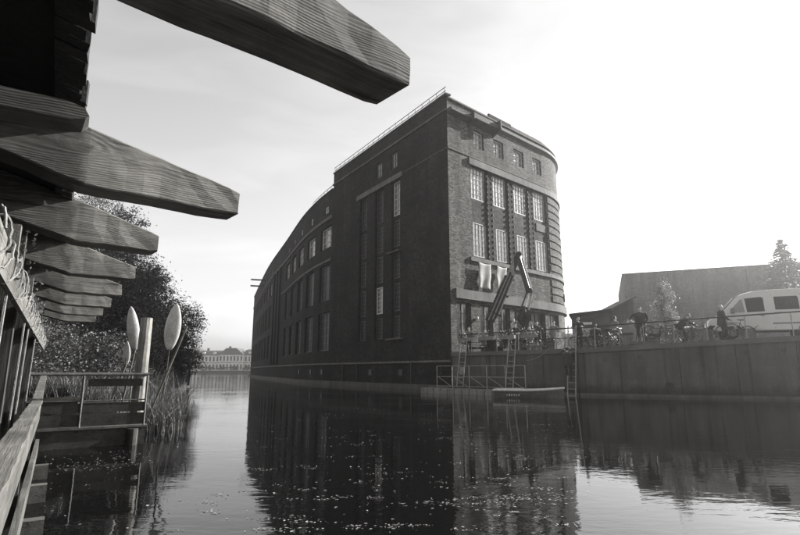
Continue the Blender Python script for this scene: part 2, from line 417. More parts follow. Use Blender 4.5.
q1.build('joint_core', M['stone_dark'], qr); q3.build('footing', M['stone_dark'], qr)
q2.build('coping', M['coping'], qr)
dp = quay_px(668); dp.z = at_y(668, 386, dp.y - .1).z
dn = Vector((-.39, -.92, 0))
MB().tube([dp - dn * .2, dp + dn * .06], .19, 14).build('drain_pipe', M['metal_dark'], qr)
for px in (606, 641, 700, 748, 786):
    p = quay_px(px) + dn * .14 - Vector((0, 0, .55)); MB().tube([p + Vector((.09*math.cos(k*.524), 0, .09*math.sin(k*.524) - .08)) for k in range(12)], .014, 6, closed=True).build('mooring_ring', M['metal_dark'], qr)

# ================================================================== the brick warehouse
K = 1.078
def zk(z): return 1.3 + (z - 1.3) * K
C = Vector((3.374, 34.5, 0)); AL = R(-32.7); AD = R(47.9)
Ld = Vector((math.sin(AL), math.cos(AL), 0)); Dd = Vector((math.sin(AD), math.cos(AD), 0))
Fp = C + Ld * 18.7
def catmull(ps, n=8):
    out = []
    for i in range(len(ps) - 1):
        p0 = ps[max(i-1, 0)]; p1 = ps[i]; p2 = ps[i+1]; p3 = ps[min(i+2, len(ps)-1)]
        for j in range(n):
            t = j / n; out.append(.5 * (2*p1 + (p2-p0)*t + (2*p0-5*p1+4*p2-p3)*t*t + (3*p1-p0-3*p2+p3)*t**3))
    return out + [ps[-1]]
lp = [C] + catmull([Fp] + [Vector((x * K, y * K, 0)) for x, y in ((-8.3, 50.4), (-10.9, 56.2), (-14.74, 66.31), (-20.33, 80.79), (-24.92, 93.69), (-34.01, 120.45))])
class Path:
    """plan line of a wall: p(s) the point, nrm(s) the outward normal; side=+1: outside lies right of travel"""
    def __init__(s, pts, side):
        s.p_ = pts; s.side = side; s.S = [0.0]
        for a, b in zip(pts, pts[1:]): s.S.append(s.S[-1] + (b - a).length)
    def seg(s, t):
        for i in range(len(s.p_) - 1):
            if t <= s.S[i+1] + 1e-6: return i
        return len(s.p_) - 2
    def p(s, t):
        i = s.seg(t); a, b = s.p_[i], s.p_[i+1]; return a + (b - a) * ((t - s.S[i]) / (s.S[i+1] - s.S[i]))
    def dirn(s, t):
        i = s.seg(t); return (s.p_[i+1] - s.p_[i]).normalized()
    def nrm(s, t):
        d = s.dirn(t); return Vector((d.y, -d.x, 0)) * s.side
    def nrm_s(s, t):
        a = s.nrm(max(t - .15, 0)); b = s.nrm(min(t + .15, s.S[-1])); return (a + b).normalized()
    def knots(s, a, b): return [a] + [k for k in s.S if a + 1e-3 < k < b - 1e-3] + [b]
LW = Path(lp, -1)                         # long wall, from the corner to the far end
sE = 11.97; E_ = C + Dd * sE; RA = 8.6
cen = E_ + Vector((-Dd.y, Dd.x, 0)) * RA
fp = [C, E_]
for i in range(1, 25):
    a = AD - R(80.6) * i / 24
    nn = Vector((math.cos(a), -math.sin(a), 0)); fp.append(cen + nn * RA)
back = fp[-1] + Ld * 40
fp.append(back)
FW = Path(fp, 1)

wh = thing('brick_warehouse', 'tall dark brick warehouse standing in the canal with rounded far corner', 'building', tuple(C))
def wall(path, s0, s1, z0, z1, holes, depth, name, mat, parent, extra_s=()):
    mb = MB()
    ss = sorted(set([round(x, 4) for x in path.knots(s0, s1)] + [round(x, 4) for h in holes for x in h[:2]] + [round(x, 4) for x in extra_s]))
    # drop plan knots inside openings so that each opening stays flat
    ss = [x for x in ss if not any(h[0] + 1e-3 < x < h[1] - 1e-3 and not any(abs(x - e) < 1e-3 for k in holes for e in k[:2]) for h in holes)]
    zz = sorted(set([z0, z1] + [round(x, 4) for h in holes for x in h[2:4]]))
    for a, b in zip(ss, ss[1:]):
        pa, pb = path.p(a), path.p(b); m = (a + b) / 2
        for c, d in zip(zz, zz[1:]):
            n = (c + d) / 2
            if any(h[0] < m < h[1] and h[2] < n < h[3] for h in holes): continue
            mb.quad((pa.x, pa.y, c), (pb.x, pb.y, c), (pb.x, pb.y, d), (pa.x, pa.y, d), [(a, c), (b, c), (b, d), (a, d)])
    for h in holes:
        a, b, c, d = h[:4]; dep = h[4] if len(h) > 4 else depth
        n = path.nrm((a + b) / 2) * -dep; pa, pb = path.p(a), path.p(b); qa, qb = pa + n, pb + n
        for P, Q, P2, Q2, ua, ub in ((pa, pa, qa, qa, c, d), (pb, pb, qb, qb, c, d)):
            mb.quad((P.x, P.y, c), (P.x, P.y, d), (P2.x, P2.y, d), (P2.x, P2.y, c), [(0, c), (0, d), (dep, d), (dep, c)])
        for z in (c, d):
            mb.quad((pa.x, pa.y, z), (pb.x, pb.y, z), (qb.x, qb.y, z), (qa.x, qa.y, z), [(a, 0), (b, 0), (b, dep), (a, dep)])
    return mb.build(name, mat, parent)
def band(path, s0, s1, z0, z1, proud, inset=.1, mb=None, slope=0.0):
    mb = mb or MB(); ks = path.knots(s0, s1); ring = []
    for s in ks:
        p = path.p(s); n = path.nrm_s(s) if path is not LW or s > 18.8 else path.nrm(min(max(s, .01), 18.6))
        o = p + n * proud; i = p - n * inset
        ring.append([(o.x, o.y, z0 + slope), (o.x, o.y, z1), (i.x, i.y, z1), (i.x, i.y, z0)])
    i0 = len(mb.v)
    for r in ring: mb.v += r
    for k in range(len(ring) - 1):
        for e in range(4):
            f = (e + 1) % 4; mb.f.append((i0+k*4+e, i0+k*4+f, i0+(k+1)*4+f, i0+(k+1)*4+e))
            if mb.uv is None: mb.uv = {}
            ua, ub = ks[k], ks[k+1]; va = [z0, z1, z1 + inset + proud, z0 - inset - proud]
            mb.uv[len(mb.f) - 1] = [(ua, va[e]), (ua, va[f]), (ub, va[f]), (ub, va[e])]
    mb.f.append((i0, i0+1, i0+2, i0+3)); e = i0 + 4 * (len(ring) - 1); mb.f.append((e+3, e+2, e+1, e))
    return mb
_wc = {}
def window(path, s0, s1, z0, z1, depth, nx, nz, fm, gm, parent, bar=.05, fw=.08, arch=False):
    """a window: frame mesh with its glazing bars, the panes a sub-part"""
    pa, pb = path.p(s0), path.p(s1); mid = (pa + pb) / 2; w = (pb - pa).length; h = z1 - z0
    n = path.nrm((s0 + s1) / 2); key = (round(w, 2), round(h, 2), nx, nz, fm, gm, bar, fw)
    if key not in _wc:
        f = MB(); w_, h_ = w - .01, h - .01
        for x in (-w_/2 + fw/2, w_/2 - fw/2): f.box((x, 0, h_/2), (fw, .1, h_))
        for z in (fw/2, h_ - fw/2): f.box((0, 0, z), (w_ - 2*fw, .1, fw))
        for i in range(1, nx): f.box((-w_/2 + w_*i/nx, 0, h_/2), (bar, .06, h_ - 2*fw))
        for i in range(1, nz): f.box((0, .004, h_*i/nz), (w_ - 2*fw, .05, bar * .8))
        p = MB(); rr = random.Random(len(_wc))
        for i in range(nx):
            for j in range(nz):
                x0, x1 = -w_/2 + w_*i/nx, -w_/2 + w_*(i+1)/nx; y0, y1 = h_*j/nz, h_*(j+1)/nz; t = [rr.uniform(-.006, .006) for _ in range(4)]
                p.quad((x0, .02+t[0], y0), (x1, .02+t[1], y0), (x1, .02+t[2], y1), (x0, .02+t[3], y1))
        _wc[key] = (f.mesh('window', M[fm]), p.mesh('pane', M[gm]))
    fme, pme = _wc[key]
    o = bpy.data.objects.new('window', fme); col.objects.link(o); o.parent = parent
    loc = mid - n * depth; loc.z = z0 + .005; o.location = loc - world_of(parent)
    o.rotation_euler = (0, 0, math.atan2(n.x, -n.y))
    p = bpy.data.objects.new('pane', pme); col.objects.link(p); p.parent = o
    return o

# ---- facade towards the yard
top_f = zk(19.25); gl = 2.3
fz = lambda a, b: (zk(a), zk(b))
cols1 = [(2.7, 3.8), (4.9, 6.1), (7.35, 8.65), (9.85, 11.05)]
cols2 = [(2.45, 3.75), (4.88, 6.15), (7.38, 8.65), (9.95, 11.2)]
cols3 = [(2.55, 3.78), (5.05, 6.25), (7.55, 8.82), (9.95, 11.3)]
holes = []; wins = []
for a, b_ in cols1: holes.append((a*K, b_*K, *fz(16.55, 17.85), .28)); wins.append((holes[-1], 2, 3, 'frame_white', 'glass_mid', .22))
fieldh = (2.28*K, 11.5*K, zk(8.68), zk(15.08))
arcw = [(sE + 8.6 * R(27), sE + 8.6 * R(33)), (sE + 8.6 * R(42), sE + 8.6 * R(48)), (sE + 8.6 * R(58), sE + 8.6 * R(64))]
for a, b_ in arcw:
    for z0, z1 in ((12.8, 15.0), (8.8, 11.0), (16.55, 17.6)): holes.append((a, b_, *fz(z0, z1), .25)); wins.append((holes[-1], 2, 4, 'frame_dark', 'glass_mid', .2))
ground = [(0.55, 1.95, 3.0, 5.55), (2.85, 4.25, 2.9, 5.55), (4.75, 6.1, 2.9, 5.55), (6.6, 8.3, gl + .2, 5.5), (8.55, 10.5, gl + .2, 5.5), (11.0, 12.6, 3.5, 5.5)]
for i, (a, b_, z0, z1) in enumerate(ground):
    holes.append((a*K, b_*K, z0, zk(z1), .35))
    wins.append((holes[-1], *((2, 4), (2, 4), (2, 3), (3, 4), (4, 4), (2, 2))[i], 'frame_dark', ('graffiti', 'graffiti', 'graffiti', 'glass_dark', 'glass_dark', 'graffiti')[i], .28))
holes.append((*fieldh, .12))
wall(FW, 0, FW.S[-1], gl - .6, top_f, holes, .28, 'yard_wall', M['brick'], wh)
for h, nx, nz, fm, gm, dep in wins: window(FW, *h[:4], dep, nx, nz, fm, gm, wh, bar=.045)
# recessed window field: brick panel with the two big window rows set in it
class Shift(Path):
    def __init__(s, base, d): s.__dict__.update(base.__dict__); s.d = d
    def p(s, t): return Path.p(s, t) - Path.nrm(s, t) * s.d
FI = Shift(FW, .12)
fh = [(a*K - .06, b_*K + .06, *fz(12.78, 15.02)) for a, b_ in cols2] + [(a*K - .06, b_*K + .06, *fz(8.78, 11.1)) for a, b_ in cols3]
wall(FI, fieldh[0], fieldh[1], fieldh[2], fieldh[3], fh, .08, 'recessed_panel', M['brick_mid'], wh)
for h in fh: window(FI, *h[:4], .05, 4, 6, 'paint_grey', 'glass_pale', wh, bar=.025, fw=.045)
# pilasters between the windows, toothed at their edges
for a, b_ in ((3.98, 4.62), (6.42, 7.08), (8.95, 9.65)):
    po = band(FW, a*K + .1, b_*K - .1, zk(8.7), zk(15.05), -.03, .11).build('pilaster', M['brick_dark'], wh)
    m = MB(); z = zk(8.8)
    while z < zk(14.9):
        for s in (a*K, b_*K - .1): m = band(FW, s, s + .1, z, z + .17, .015, .13, m)
        z += .42
    stuff(m.build('toothed_edge', M['stone_dark'], po))
MB_ = band(FW, 10.02*K, 11.5*K, zk(11.9), zk(12.5), -.06, .12); MB_.build('stone_panel', M['stone'], wh)
band(FW, 2.0*K, sE + 11, zk(15.08), zk(15.55), .16).build('stone_band', M['stone'], wh)
band(FW, .02, sE + 11, zk(15.66), zk(15.74), .06).build('string_course', M['stone_dark'], wh)
band(FW, 1.95*K, sE + 11, zk(8.36), zk(8.62), .14).build('sill_band', M['stone'], wh)
band(FW, .35*K, sE + 11, zk(5.75), zk(6.35), .22).build('ground_floor_cornice', M['stone'], wh)
# banded brickwork of the rounded corner
z = zk(6.5); k = 0
while z < zk(14.6):
    if not (zk(8.0) < z < zk(8.66)):
        for a, b_ in ((11.62*K, arcw[0][0] - .12), (arcw[0][1] + .12, arcw[1][0] - .12), (arcw[1][1] + .12, arcw[2][0] - .12), (arcw[2][1] + .12, sE + 11)):
            if z > zk(8.6) or k == 0 or True: band(FW, a, b_, z, z + .5, .075).build('brick_band', M['brick'], wh)
    z += .66
# eaves: three runs of zinc-covered overhang with triangular cheeks, parapet steps above
for a, b_, pr, z0, z1 in ((.04, 2.1*K, .42, 18.05, 18.5), (2.1*K + .01, 4.8*K, .62, 18.1, 18.75), (4.8*K + .01, sE + 11.5, .22, 18.45, 18.95)):
    band(FW, a, b_, zk(z0), zk(z1), pr, .1, slope=.3).build('eaves', M['metal_roof'], wh)
    p = FW.p(b_); n = FW.nrm(min(b_, 11)); q = MB()
    if b_ < 8:
        d = FW.dirn(1); q.prism([(0, zk(z0) - .25), (pr + .25, zk(z0) + .25), (pr + .25, zk(z1) + .22), (0, zk(z1) + .22)], 0, .12, lambda u, v, h: (p.x + n.x*u + d.x*h, p.y + n.y*u + d.y*h, v)); q.build('eaves_cheek', M['metal_roof'], wh)
band(FW, .06, sE + 12, top_f - .02, top_f + .1, .12, .3).build('parapet_cap', M['stone_dark'], wh)
band(FW, 4.7*K, 7.4*K, top_f + .1, top_f + .62, -.15, .3).build('parapet_step', M['brick_dark'], wh)
band(FW, 7.4*K + .02, sE + 12, top_f + .1, top_f + .55, -.4, .3).build('attic_parapet', M['brick'], wh)
band(FW, 7.4*K + .02, sE + 12, top_f + .55, top_f + .64, -.3, .5).build('attic_cap', M['metal_roof'], wh)
# round dark sign on the curve
sc_ = sE + 8.6 * R(24); pp = FW.p(sc_) + FW.nrm(sc_) * .09; pp.z = zk(7.1)
MB().tube([pp, pp + FW.nrm(sc_) * .07], .36, 20).build('round_plate', M['metal_dark'], wh)
# wall lamps and strip light over the ground floor
for s, z in ((2.45, 4.6), (6.35, 4.7)):
    p = FW.p(s*K) + FW.nrm(s) * .1; p.z = zk(z); MB().ell(p, (.09, .09, .13)).build('wall_lamp', M['frame_white'], wh)

# ---- long wall on the water
ztall, zlow = 20.95, 19.35
wl_holes = []; wl_win = []
strips = [(5.8*K, 7.0*K), (8.2*K, 9.5*K), (10.8*K, 12.1*K)]
for i, (a, b_) in enumerate(strips):
    wl_holes.append((a, b_, zk(3.6), zk(15.42), .38))
for (a, b_), (z0, z1) in (((6.2, 7.1), (16.5, 17.8)), ((8.45, 9.4), (16.45, 17.75))):
    wl_holes.append((a*K, b_*K, zk(z0), zk(z1), .22)); wl_win.append((wl_holes[-1], 2, 2, 'frame_dark', 'glass_mid', .15))
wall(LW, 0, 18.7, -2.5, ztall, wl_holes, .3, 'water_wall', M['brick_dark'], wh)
for h, nx, nz, fm, gm, dep in wl_win: window(LW, *h[:4], dep, nx, nz, fm, gm, wh)
for i, (a, b_) in enumerate(strips):
    zs = [zk(v) for v in (3.6, 5.2, 7.6, 10.0, 12.4, 15.42)]
    for j, (z0, z1) in enumerate(zip(zs, zs[1:])):
        hi = (i == 0 and j == 4) or (i == 1 and j in (1,))  # paler glass and frames paint reflected light into these chosen windows
        window(LW, a, b_, z0 + (.35 if j else 0), z1, .3, 3, 6, 'frame_white' if hi else 'frame_dark', 'glass_mid' if hi else 'glass_dark', wh, bar=.04)
        if j:
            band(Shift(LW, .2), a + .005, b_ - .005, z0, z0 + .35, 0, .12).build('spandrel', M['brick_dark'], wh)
band(LW, 5.35*K, 12.45*K, zk(15.45), zk(15.85), .14).build('lintel', M['stone'], wh)
band(LW, .02, 18.69, zk(18.35), zk(18.5), .14).build('cornice', M['stone_dark'], wh)
band(LW, .02, 18.69, ztall - .01, ztall + .12, .1, .4).build('roof_cap', M['metal_roof'], wh)
band(LW, .02, 5.2*K, zk(15.66), zk(15.74), .05).build('string_course', M['stone_dark'], wh)
lo_h = []; lo_w = []
bays = [18.95 + 5.0 * i for i in range(5)] + [56.5 + 5.2 * i for i in range(9)]
for i, s in enumerate(bays):
    near = i < 5
    for z0, z1, nx, nz, fm, gm in ((13.5, 15.75, 3, 3, 'frame_white', 'glass_mid'), (8.1, 11.8, 3, 5, 'frame_dark', 'glass_dark'), (3.2, 6.95, 4, 5, 'frame_dark', 'glass_dark')):
        lo_h.append((s, s + 3.1, z0, z1, .4 if z0 > 8 or not near else .3)); lo_w.append((lo_h[-1], nx, nz, fm, gm, .3))
    lo_h.append((s + 1.0, s + 1.9, 17.25, 17.95, .2)); lo_w.append((lo_h[-1], 1, 1, 'frame_white', 'glass_mid', .12))
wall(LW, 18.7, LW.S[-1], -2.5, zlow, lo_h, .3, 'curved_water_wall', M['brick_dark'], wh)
for h, nx, nz, fm, gm, dep in lo_w: window(LW, *h[:4], dep, nx, nz, fm, gm, wh, bar=.06, fw=.1)
band(LW, 18.75, LW.S[-1], 16.35, 16.7, .12).build('stone_band', M['stone_dark'], wh)
band(LW, 18.75, LW.S[-1], zlow - .01, zlow + .12, .12, .4).build('roof_cap', M['metal_roof'], wh)
band(LW, 18.75, 45.5, 12.0, 12.25, .1).build('stone_band', M['stone_dark'], wh)
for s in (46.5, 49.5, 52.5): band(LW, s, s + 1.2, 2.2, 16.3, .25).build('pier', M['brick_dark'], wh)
band(LW, .03, LW.S[-1], 1.84, 1.98, .12).build('ledge', M['stone'], wh)
band(LW, .03, LW.S[-1], -1.0, .34, .35).build('plinth', M['stone_dark'], wh)
for s in (4.6, 12.9, 15.6):
    a = LW.p(s) + LW.nrm(s) * .1; MB().tube([(a.x, a.y, .4), (a.x, a.y, 1.9)], .06, 8).build('down_pipe', M['metal_dark'], wh)
for s in (6.1, 10.7, 20.5, 24, 29):
    a = LW.p(s) + LW.nrm(s) * .02; o = MB().box((a.x, a.y, 1.15), (.5, .1, .45), math.atan2(LW.dirn(s).y, LW.dirn(s).x)); o.build('vent_grille', M['metal_dark'], wh)
# balcony sills and small ledges on the dark wall
for s0, s1, z in ((5.35, 7.3, 3.55), (5.5, 7.2, 9.9)):
    band(LW, s0*K, s1*K, zk(z) - .12, zk(z), .35).build('window_ledge', M['stone_dark'], wh)
# hoist beams near the far end
for z in (18.2, 17.0):
    a = LW.p(70); n = LW.nrm(70); MB().bar((a.x, a.y, z), (a.x + n.x*2.6, a.y + n.y*2.6, z), .25).build('hoist_beam', M['metal_dark'], wh)
# end and rear walls, roofs
farp = LW.p_[-1]; back2 = farp + Vector((15, 4, 0))
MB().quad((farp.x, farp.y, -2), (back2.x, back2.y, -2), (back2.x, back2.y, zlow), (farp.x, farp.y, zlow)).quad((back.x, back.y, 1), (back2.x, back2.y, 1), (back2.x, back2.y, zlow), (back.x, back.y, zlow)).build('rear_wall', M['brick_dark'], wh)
st = LW.p(18.7); inn = -LW.nrm(10); stb = st + inn * 13
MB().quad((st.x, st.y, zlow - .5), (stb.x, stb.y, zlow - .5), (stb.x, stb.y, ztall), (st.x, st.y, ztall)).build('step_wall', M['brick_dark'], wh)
rf = MB(); rf.poly([(p.x, p.y, 20.55) for p in [C] + [FW.p(s) for s in FW.knots(.5, sE + 12)] + [stb, st]]).build('roof', M['felt'], wh)
MB().poly([(p.x, p.y, zlow - .25) for p in [LW.p(s) for s in LW.knots(18.72, LW.S[-1])] + [back2, back, stb]]).build('lower_roof', M['felt'], wh)
# roof railings
rl = MB()
for s in [x * .95 + .3 for x in range(20)]:
    p = LW.p(min(s, 18.5)) + LW.nrm(5) * -.05; rl.tube([(p.x, p.y, ztall), (p.x, p.y, ztall + .62)], .025, 5)
for z in (.32, .62): a, b_ = LW.p(.1), LW.p(18.6); rl.tube([(a.x, a.y, ztall + z), (b_.x, b_.y, ztall + z)], .028, 6)
rl.build('roof_railing', M['metal_dark'], wh)
rl = MB()
for s in [18.9 + x for x in range(8)]:
    p = LW.p(s) + LW.nrm(s) * -.2; rl.tube([(p.x, p.y, zlow), (p.x, p.y, zlow + .7)], .03, 5)
rl.tube([(*(LW.p(18.9 + x) + LW.nrm(18.9 + x) * -.2).xy, zlow + .7) for x in range(8)], .03, 6); rl.build('roof_railing', M['metal_dark'], wh)
# cloths hung out of the first-floor windows
def cloth(name, label, outline):
    n = FW.nrm(3); nx, nz = 12, 14; V = []; Fc = []
    for j in range(nz + 1):
        t = j / nz; l, r_ = outline(t)
        for i in range(nx + 1):
            u = i / nx; s = l + (r_ - l) * u; w_ = .1 + .05 * math.sin(u * 8 + t * 2) * (.3 + t) + .02 * math.sin(t * 11 + u * 3)
            p = FW.p(s * K) + n * (.16 + w_); V.append(Vector((p.x, p.y, zk(8.32 - t * 1.72 - .06 * math.sin(u * 3.1) * (1 - t)))))
    for j in range(nz):
        for i in range(nx): k_ = j * (nx + 1) + i; Fc.append((k_, k_ + nx + 1, k_ + nx + 2, k_ + 1))
    p = FW.p(outline(0)[0] * K); og = Vector((p.x, p.y, zk(6.6)))
    me = bpy.data.meshes.new(name); me.from_pydata([tuple(v - og) for v in V], [], Fc); me.materials.append(M['cloth_white'])
    for f in me.polygons: f.use_smooth = True
    o = bpy.data.objects.new(name, me); col.objects.link(o); o.location = og
    md = o.modifiers.new('thick', 'SOLIDIFY'); md.thickness = .012
    return tag(o, label, 'banner')
cloth('hanging_sheet', 'plain rectangular white sheet hanging below the leftmost facade window', lambda t: (2.55 + .02*t, 3.82 - .12*t))
cloth('hanging_cloth', 'ragged white cloth gathered to a point, hanging behind the crane boom', lambda t: (4.35 + .5*abs(t-.35) if t < .5 else 4.42 + .25*(t-.5), 5.6 - .35*t if t < .6 else 5.39 - 1.5*(t-.6)))

# ================================================================== the waterside bar terrace the camera stands on
AR = R(-33); rd = Vector((math.sin(AR), math.cos(AR), 0)); bd = Vector((rd.y, -rd.x, 0)); RZ = math.atan2(bd.y, bd.x)
def rb(r, b_, z): return rd * r + bd * b_ + Vector((0, 0, z))
DZ = .8; ZB = HC + DZ
def rafter(i, r0, be, eh, label):
    """sloping rafter with a tapered tail; local x runs out over the water"""
    wdt = .2 * DZ; rr = random.Random(40 + i)
    xs = [-4.0, -3, -2, -1.4, -1, -.7, -.5, -.35, -.2, -.1, .02 * DZ]
    x = .1
    while x < be - .1: xs.append(x); x += .075
    xs += [be - .05, be]
    topz = lambda x: (.338 - .25 * x / DZ) * DZ if x <= 0 else .338 * DZ + (eh - .338) * DZ * x / be
    botz = lambda x: 0.0 if x > .02 * DZ else -.26 * (x - .02 * DZ)
    mb = MB(); rows = []
    for k, x in enumerate(xs):
        j = lambda a=.003: rr.uniform(-a, a)
        t, b_ = topz(x) + j(), botz(x) + j()
        if k == len(xs) - 1: t -= .005; b_ += .005
        ch = .007
        e = rr.uniform(-.012, .012) if k == len(xs) - 1 else 0
        ring = [(x+e, ch+j(), b_), (x+j()*2+e, wdt-ch, b_), (x+e*.5, wdt+j(), b_+ch), (x-e, wdt+j(), t-ch), (x-e, wdt-ch, t), (x+e, ch, t), (x+e, j(), t-ch), (x+e*.3, j(), (t+b_)/2), (x, j(), b_+ch)]
        rows.append(ring)
    n = 9
    for r_ in rows: mb.v += r_
    for k in range(len(rows) - 1):
        for a in range(n): mb.f.append((k*n+a, k*n+(a+1) % n, (k+1)*n+(a+1) % n, (k+1)*n+a))
    mb.f.append(tuple(range(n))[::-1]); mb.f.append(tuple((len(rows)-1)*n + a for a in range(n)))
    o = bpy.data.objects.new('roof_rafter', mb.mesh('roof_rafter', M['wood'])); col.objects.link(o)
    tw = R(7); b7 = Vector((math.cos(RZ + tw), math.sin(RZ + tw), 0))
    o.location = rb(r0 * DZ, be, ZB) - b7 * be; o.rotation_euler = (0, 0, RZ + tw)
    return tag(o, label, 'beam', 'rafter tails over the water')
rl_ = [(1.406, .955, .125), (3.32, .89, .16), (4.79, .625, .15), (6.45, .64, .15), (8.0, .65, .155), (9.6, .64, .15), (11.2, .63, .16), (12.8, .60, .15)]
lab = ['nearest rafter tail, reaching over the top edge against the sky', 'second rafter tail, long tapered weathered timber crossing the left edge', 'third rafter tail from the camera, above the tree crown', 'fourth rafter tail, just under the third one',
       'fifth rafter tail, half way down the receding row', 'sixth rafter tail, third from the far end of the row', 'seventh rafter tail, last but one of the receding row', 'eighth and farthest rafter tail, smallest of the receding row']
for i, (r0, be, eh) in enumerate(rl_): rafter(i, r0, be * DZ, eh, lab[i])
# short stub of sawn timber under the roof edge
mb = MB(); rr = random.Random(5)
pr = [(-1.5, -.01), (-.8, -.012), (-.3, -.012), (-.06, 0), (-.03, .012), (-.02, .025), (-.03, .05), (-.08, .06), (-.4, .058), (-1.5, .06)]
mb.prism(pr, 0, .12, lambda u, v, h: (u + rr.uniform(-.006, .006), h, v + rr.uniform(-.004, .004)))
o = bpy.data.objects.new('timber_stub', mb.mesh('timber_stub', M['wood'])); col.objects.link(o); o.location = rb(2.36 * DZ, 0.02, ZB); o.rotation_euler = (0, 0, RZ)
tag(o, 'short broken timber end poking out under the black roof edge', 'beam')
# roof: felt-covered deck with a ragged lip
rt = thing('terrace_roof', 'black felt covered roof overhead at the left edge', 'roof', rb(4, -2, ZB + .3))
zr = lambda b_: ZB + (.338 - .25 * b_ / DZ) * DZ + .006
m = MB(); r0, r1 = -2.5, 12.2
P = lambda r, b_, dz: rb(r, b_, zr(b_) + dz)
m.quad(P(r0, -.05, 0), P(r1, -.05, 0), P(r1, -4, 0), P(r0, -4, 0)); m.quad(P(r0, -.05, .06), P(r1, -.05, .06), P(r1, -4, .06), P(r0, -4, .06)); m.quad(P(r0, -.05, 0), P(r1, -.05, 0), P(r1, -.05, .06), P(r0, -.05, .06))
m.quad(P(r1, -.05, 0), P(r1, -4, 0), P(r1, -4, .06), P(r1, -.05, .06)); m.quad(P(r0, -4, 0), P(r1, -4, 0), P(r1, -4, .06), P(r0, -4, .06))
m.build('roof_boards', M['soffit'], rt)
m = MB(); r = r0; rr = random.Random(11); strip = []
while r < r1:
    L = rr.uniform(.015, .09); strip.append((r, r + L, rr.choice([-.03, -.02, -.02, -.016, -.012, -.012, -.006, .0]) - .01, rr.uniform(-.035, -.02))); r += L + rr.choice([0, 0, 0, .012])
for a, b_, e, dn_ in strip:
    j1, j2 = rr.uniform(-.004, .004), rr.uniform(-.004, .004); a -= .004; b_ += .004
    lo = [P(a, -.12, dn_), P(b_, -.12, dn_), P(b_, e + j1, dn_), P(a, e + j2, dn_)]; hi = [P(a, -.12, .075), P(b_, -.12, .075), P(b_, e + j1, .07), P(a, e + j2, .07)]
    m.quad(*lo); m.quad(*hi)
    for k in range(4): m.quad(lo[k], lo[(k+1) % 4], hi[(k+1) % 4], hi[k])
m.build('felt_lip', M['felt'], rt)
bk = MB(); bk.quad(rb(-2.5, -3.6, .1), rb(12.2, -3.6, .1), rb(12.2, -3.6, 3.4), rb(-2.5, -3.6, 3.4)); bk.quad(rb(12.2, -3.6, .1), rb(12.2, -.5, .1), rb(12.2, -.5, 2.5), rb(12.2, -3.6, 3.4))
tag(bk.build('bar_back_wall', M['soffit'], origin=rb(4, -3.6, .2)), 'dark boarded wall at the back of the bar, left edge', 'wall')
# deck
dk = thing('terrace_deck', 'timber terrace deck low over the water beside the handrail', 'deck', rb(4, -2, .1))
zd = .22; i = 0; r = -2.4
while r < 8.2:
    m = MB(); c = rb(r, -2.15, zd - .02); m.box(c, (3.9, .19, .04), RZ); o = m.build('deck_board', M['wood_dark'], dk); r += .2
for r in (1.0, 2.6, 3.9, 5.2, 6.7, 8.05):
    m = MB(); m.box(rb(r, -1.95, zd - .14), (4.0, .12, .17), RZ); o = m.build('joist', M['wood_plain'], dk)
    m = MB(); m.tube([rb(r - .02, -.1, -1), rb(r - .02, -.1, zd - .23)], [.085, .075], 10); m.build('pile', M['wood_v'], dk)
# handrail
hr = thing('terrace_handrail', 'pale worn timber handrail in the lower left corner', 'railing', rb(3, -.11, .2))
a, b_ = rb(.35, -.125, HC - .3), rb(6.6, -.125, HC - .3)
m = MB(); N = 40; rr = random.Random(3); rows = []
for k in range(N + 1):
    p = a + (b_ - a) * k / N; jw = rr.uniform(-.004, .004); rows.append([p - bd * (.043 + jw), p + bd * (.043 + jw), p + bd * (.043 + jw) - Vector((0, 0, .035)), p - bd * (.043 + jw) - Vector((0, 0, .035))])
for k in range(N):
    for e in range(4): m.quad(rows[k][e], rows[k][(e+1) % 4], rows[k+1][(e+1) % 4], rows[k+1][e])
m.quad(*rows[0]); m.quad(*rows[-1])
o = bpy.data.objects.new('top_board', None)
def along(name, mat, mb, r, b__, z, parent):
    """a timber whose grain must follow the terrace: object turned so that local x runs along the row"""
    off = rb(r, b__, z); mi = Matrix.Rotation(-(RZ + R(90)), 4, 'Z')
    me = bpy.data.meshes.new(name); me.from_pydata([tuple(mi @ (Vector(v) - off)) for v in mb.v], [], mb.f); me.materials.append(mat)
    bm = bmesh.new(); bm.from_mesh(me); bmesh.ops.recalc_face_normals(bm, faces=bm.faces); bm.to_mesh(me); bm.free()
    ob = bpy.data.objects.new(name, me); col.objects.link(ob); ob.parent = parent; ob.location = off - world_of(parent); ob.rotation_euler = (0, 0, RZ + R(90)); return ob
bpy.data.objects.remove(o)
along('top_board', M['wood_pale'], m, 3, -.11, HC - .3, hr)
pe = Vector((-6.0, 8.95, 1.2))
m = MB(); m.bar(b_, pe, .085, .035); along('end_board', M['wood_pale'], m, 6.6, -.11, HC - .3, hr)
m = MB(); m.bar(rb(.35, -.098, HC - .42), rb(6.6, -.098, HC - .42), .022, .15); along('side_board', M['wood_plain'], m, 3, -.06, HC - .4, hr)
m = MB(); m.bar(rb(.35, -.08, .55), rb(6.6, -.08, .55), .03, .14); along('lower_board', M['wood_plain'], m, 3, -.08, .55, hr)
for r in (.6, 2.2, 3.8, 5.2, 6.55):
    m = MB(); p = rb(r, -.14, 0); m.box((p.x, p.y, (zd + HC - .345) / 2), (.07, .07, HC - .345 - zd), RZ); m.build('post', M['wood_v'], hr)
